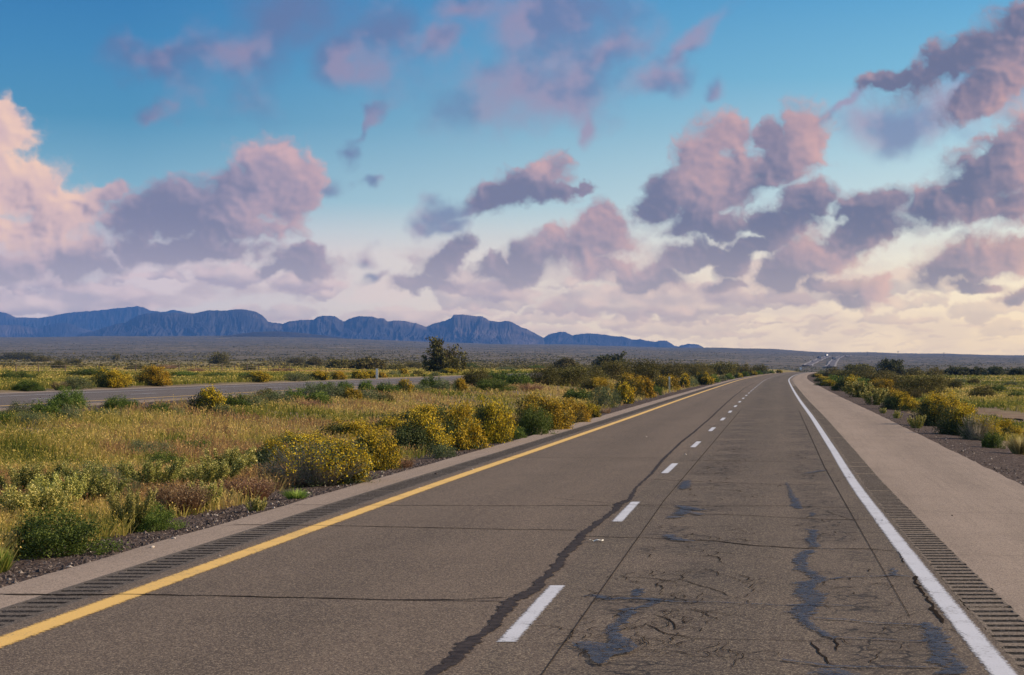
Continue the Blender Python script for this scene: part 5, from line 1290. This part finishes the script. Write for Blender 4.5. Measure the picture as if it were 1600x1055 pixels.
def marker(px, py, h, mat, label, width=0.10):
    X, Y, Z = at(px, py); H = h * Y / F; o = empty('marker_post', (X, Y, Z)); mb = MB()
    mb.box(-width / 2, width / 2, -0.012, 0.012, -0.05, H, 1.0); mb.box(-width / 2 - 0.006, -width / 2, -0.03, 0.018, -0.05, H); mb.box(width / 2, width / 2 + 0.006, -0.03, 0.018, -0.05, H)
    mb.build('post', M[mat], o); m2 = MB(); m2.box(-width * 0.38, width * 0.38, -0.022, -0.013, H * 0.80, H * 0.95); m2.build('reflector', M['reflector'], o)
    tag(o, label, 'marker post', 'roadside marker posts')
marker(1046, 613, 25, 'post', 'yellowish roadside marker post standing before the golden bush left of the road', 0.13)
marker(589, 592, 16, 'post_white', 'white marker post beyond the opposite carriageway, among yellow bushes', 0.22)
marker(869, 585, 10, 'post_white', 'small marker post between the far carriageway and the round olive tree', 0.25)
marker(799, 594, 9, 'post', 'short marker post left of the thicket between the carriageways', 0.18)
marker(1341, 614, 15, 'post_white', 'grey-white marker post right of the road, among green plants', 0.16)
def fence():
    pts = [25, 60, 102, 155, 182, 212, 246, 280, 306, 328, 347, 367, 386, 404, 420, 436, 452]
    a = at(25, 583.5, 90); o = empty('wire_fence', (a[0], a[1], a[2])); top = []
    for px in pts:
        X, Y, Z = at(px, 583.5 - (px - 25) * 0.006, 90); mb = MB(); H = 1.35
        mb.box(-0.07, 0.07, -0.05, 0.05, -0.1, H, 0.8); mb.box(-0.08, 0.08, -0.06, 0.06, H * 0.98, H + 0.04, 0.5)
        p = mb.build('post', M['wood'], o); p.location = (X - a[0], Y - a[1], Z - a[2]); top.append((X - a[0], Y - a[1], Z - a[2]))
    for k in (0.45, 0.8, 1.15):
        mb = MB()
        for p, q in zip(top[:-1], top[1:]): mb.rod((p[0], p[1], p[2] + k), (q[0], q[1], q[2] + k), 0.012, n=4)
        mb.build('wire', M['wire'], o)
    tag(o, 'low wire fence on brown wooden posts crossing the left-hand field', 'fence')
fence()
def vehicle(px, py, kind, label, heading, rmin=1700.0, paint='car_white'):
    X, Y, Z = at(px, py, rmin, 9000.0); Z += 1.7
    big = kind == 'truck'; o = empty('truck' if big else 'car', (X, Y, Z), heading)
    W_, L_, H_ = (2.5, 14, 3.9) if big else (1.8, 4.5, 1.5)
    if big:
        t = MB(); t.box(-1.25, 1.25, -7, 3.6, 1.1, 3.9); t.build('trailer', M[paint], o)
        c = MB(); c.box(-1.2, 1.2, 4.0, 6.6, 0.6, 3.2, 0.96); c.box(-1.15, 1.15, 6.6, 7.4, 0.6, 1.9, 0.95); c.build('cab', M['car_dark'], o)
        g = MB(); g.box(-1.05, 1.05, 6.5, 6.62, 2.0, 2.9); g.build('windscreen', M['glass'], o); wy = (-5.6, -4.3, 3.0, 4.4, 6.4); wr = 0.5
    else:
        c = MB(); c.box(-0.9, 0.9, -2.25, 2.25, 0.32, 0.85, 0.97); c.build('body', M[paint], o)
        g = MB(); g.box(-0.82, 0.82, -1.7, 1.1, 0.85, 1.42, 0.78, 0.62); g.build('window', M['glass'], o)
        rf = MB(); rf.box(-0.63, 0.63, -1.15, 0.55, 1.42, 1.47, 0.95); rf.build('roof', M[paint], o); wy = (-1.4, 1.4); wr = 0.33
    for sx in (-1, 1):
        for y in wy:
            w = MB(); x = sx * (W_ / 2 - 0.12); w.rod((x - 0.12, y, wr), (x + 0.12, y, wr), wr, n=12); w.build('wheel', M['rubber'], o)
        l = MB(); l.box(sx * W_ * 0.38 - 0.12, sx * W_ * 0.38 + 0.12, -L_ / 2 - 0.04, -L_ / 2 + 0.0, 0.62, 0.8); l.build('tail_light', M['lamp_red'], o)
    tag(o, label, kind, 'vehicles on the distant slope')
def on_path(P, y):
    """pixel of the far road's centre at picture height y"""
    X, Y = P; Zc = ground_z(X, Y) + 1.6; py = HY - F * (Zc - EYE) / Y; px = VX + F * X / Y; k = np.argmin(np.abs(py - y)); return float(px[k])
for (P, y, dx, kind, lab, paint, rv) in [
    (FB, 574.0, -1.2, 'car', 'dark car lowest on the right-hand distant road', 'car_dark', 0),
    (FB, 563.5, -1.0, 'truck', 'dark truck highest on the right-hand distant road', 'car_dark', 0), (FA, 567.0, 0.5, 'car', 'dark car lowest on the left-hand distant road', 'car_dark', 3.14),
    (FA, 562.0, 0, 'truck', 'dark truck halfway up the left-hand distant road', 'car_dark', 3.14), (FA, 557.8, 0, 'truck', 'white truck at the top of the left-hand distant road', 'car_white', 3.14)]:
    vehicle(on_path(P, y) + dx, y, kind, lab, -0.35 + rv, paint=paint)
def pole(px, h, label, rmin=3500.0):
    Y = 5600.0; X = (px - VX) / F * Y; Z = float(ground_z(X, Y)); H = h * Y / F; o = empty('utility_pole', (X, Y, Z)); mb = MB(); mb.rod((0, 0, -1), (0, 0, H), 0.9, 0.7); mb.build('post', M['bark'], o)
    m2 = MB(); m2.box(-3.2, 3.2, -0.3, 0.3, H * 0.86, H * 0.90); m2.build('crossarm', M['bark'], o); tag(o, label, 'pole', 'poles on the far rise')
pole(1403, 8, 'tall pole on the skyline of the far rise right of the distant road'); pole(1475, 6, 'rightmost short pole on the skyline of the far rise'); pole(1355, 6, 'leftmost short pole on the skyline, nearest the distant road')
def sign(px, py, label):
    X, Y, Z = at(px, py, 300.0, 1200.0); o = empty('road_sign', (X, Y, Z)); s = Y / F
    p = MB(); p.box(-0.05, 0.05, 0.01, 0.09, -0.1, 6.5 * s); p.build('post', M['wire'], o)
    b = MB(); b.box(-1.5 * s, 1.5 * s, -0.03, 0.0, 4.2 * s, 8.2 * s); b.build('sign_plate', M['car_white'], o); tag(o, label, 'sign')
sign(1251, 582, 'small white sign plate on a post left of the road at the crest')

# ---------------------------------------------------------------- the air between here and the mountains
bm = bmesh.new(); bmesh.ops.create_cube(bm, size=1.0)
me = bpy.data.meshes.new('haze'); bm.to_mesh(me); bm.free()
hz = bpy.data.objects.new('haze', me); C.objects.link(hz)
zlow = -700.0
hz.scale = (45000, 45000, HAZE_TOP - zlow); hz.location = (0, 0, (HAZE_TOP + zlow) / 2)
m = bpy.data.materials.new('haze'); m.use_nodes = True; t = m.node_tree; t.nodes.clear()
o_ = t.nodes.new('ShaderNodeOutputMaterial'); v_ = t.nodes.new('ShaderNodeVolumePrincipled'); t.links.new(v_.outputs[0], o_.inputs['Volume'])
v_.inputs['Density'].default_value = HAZE; v_.inputs['Color'].default_value = (0.10, 0.28, 0.74, 1)
me.materials.append(m); tag(hz, 'thin blue haze over the plain towards the mountains', 'haze', kind='stuff')
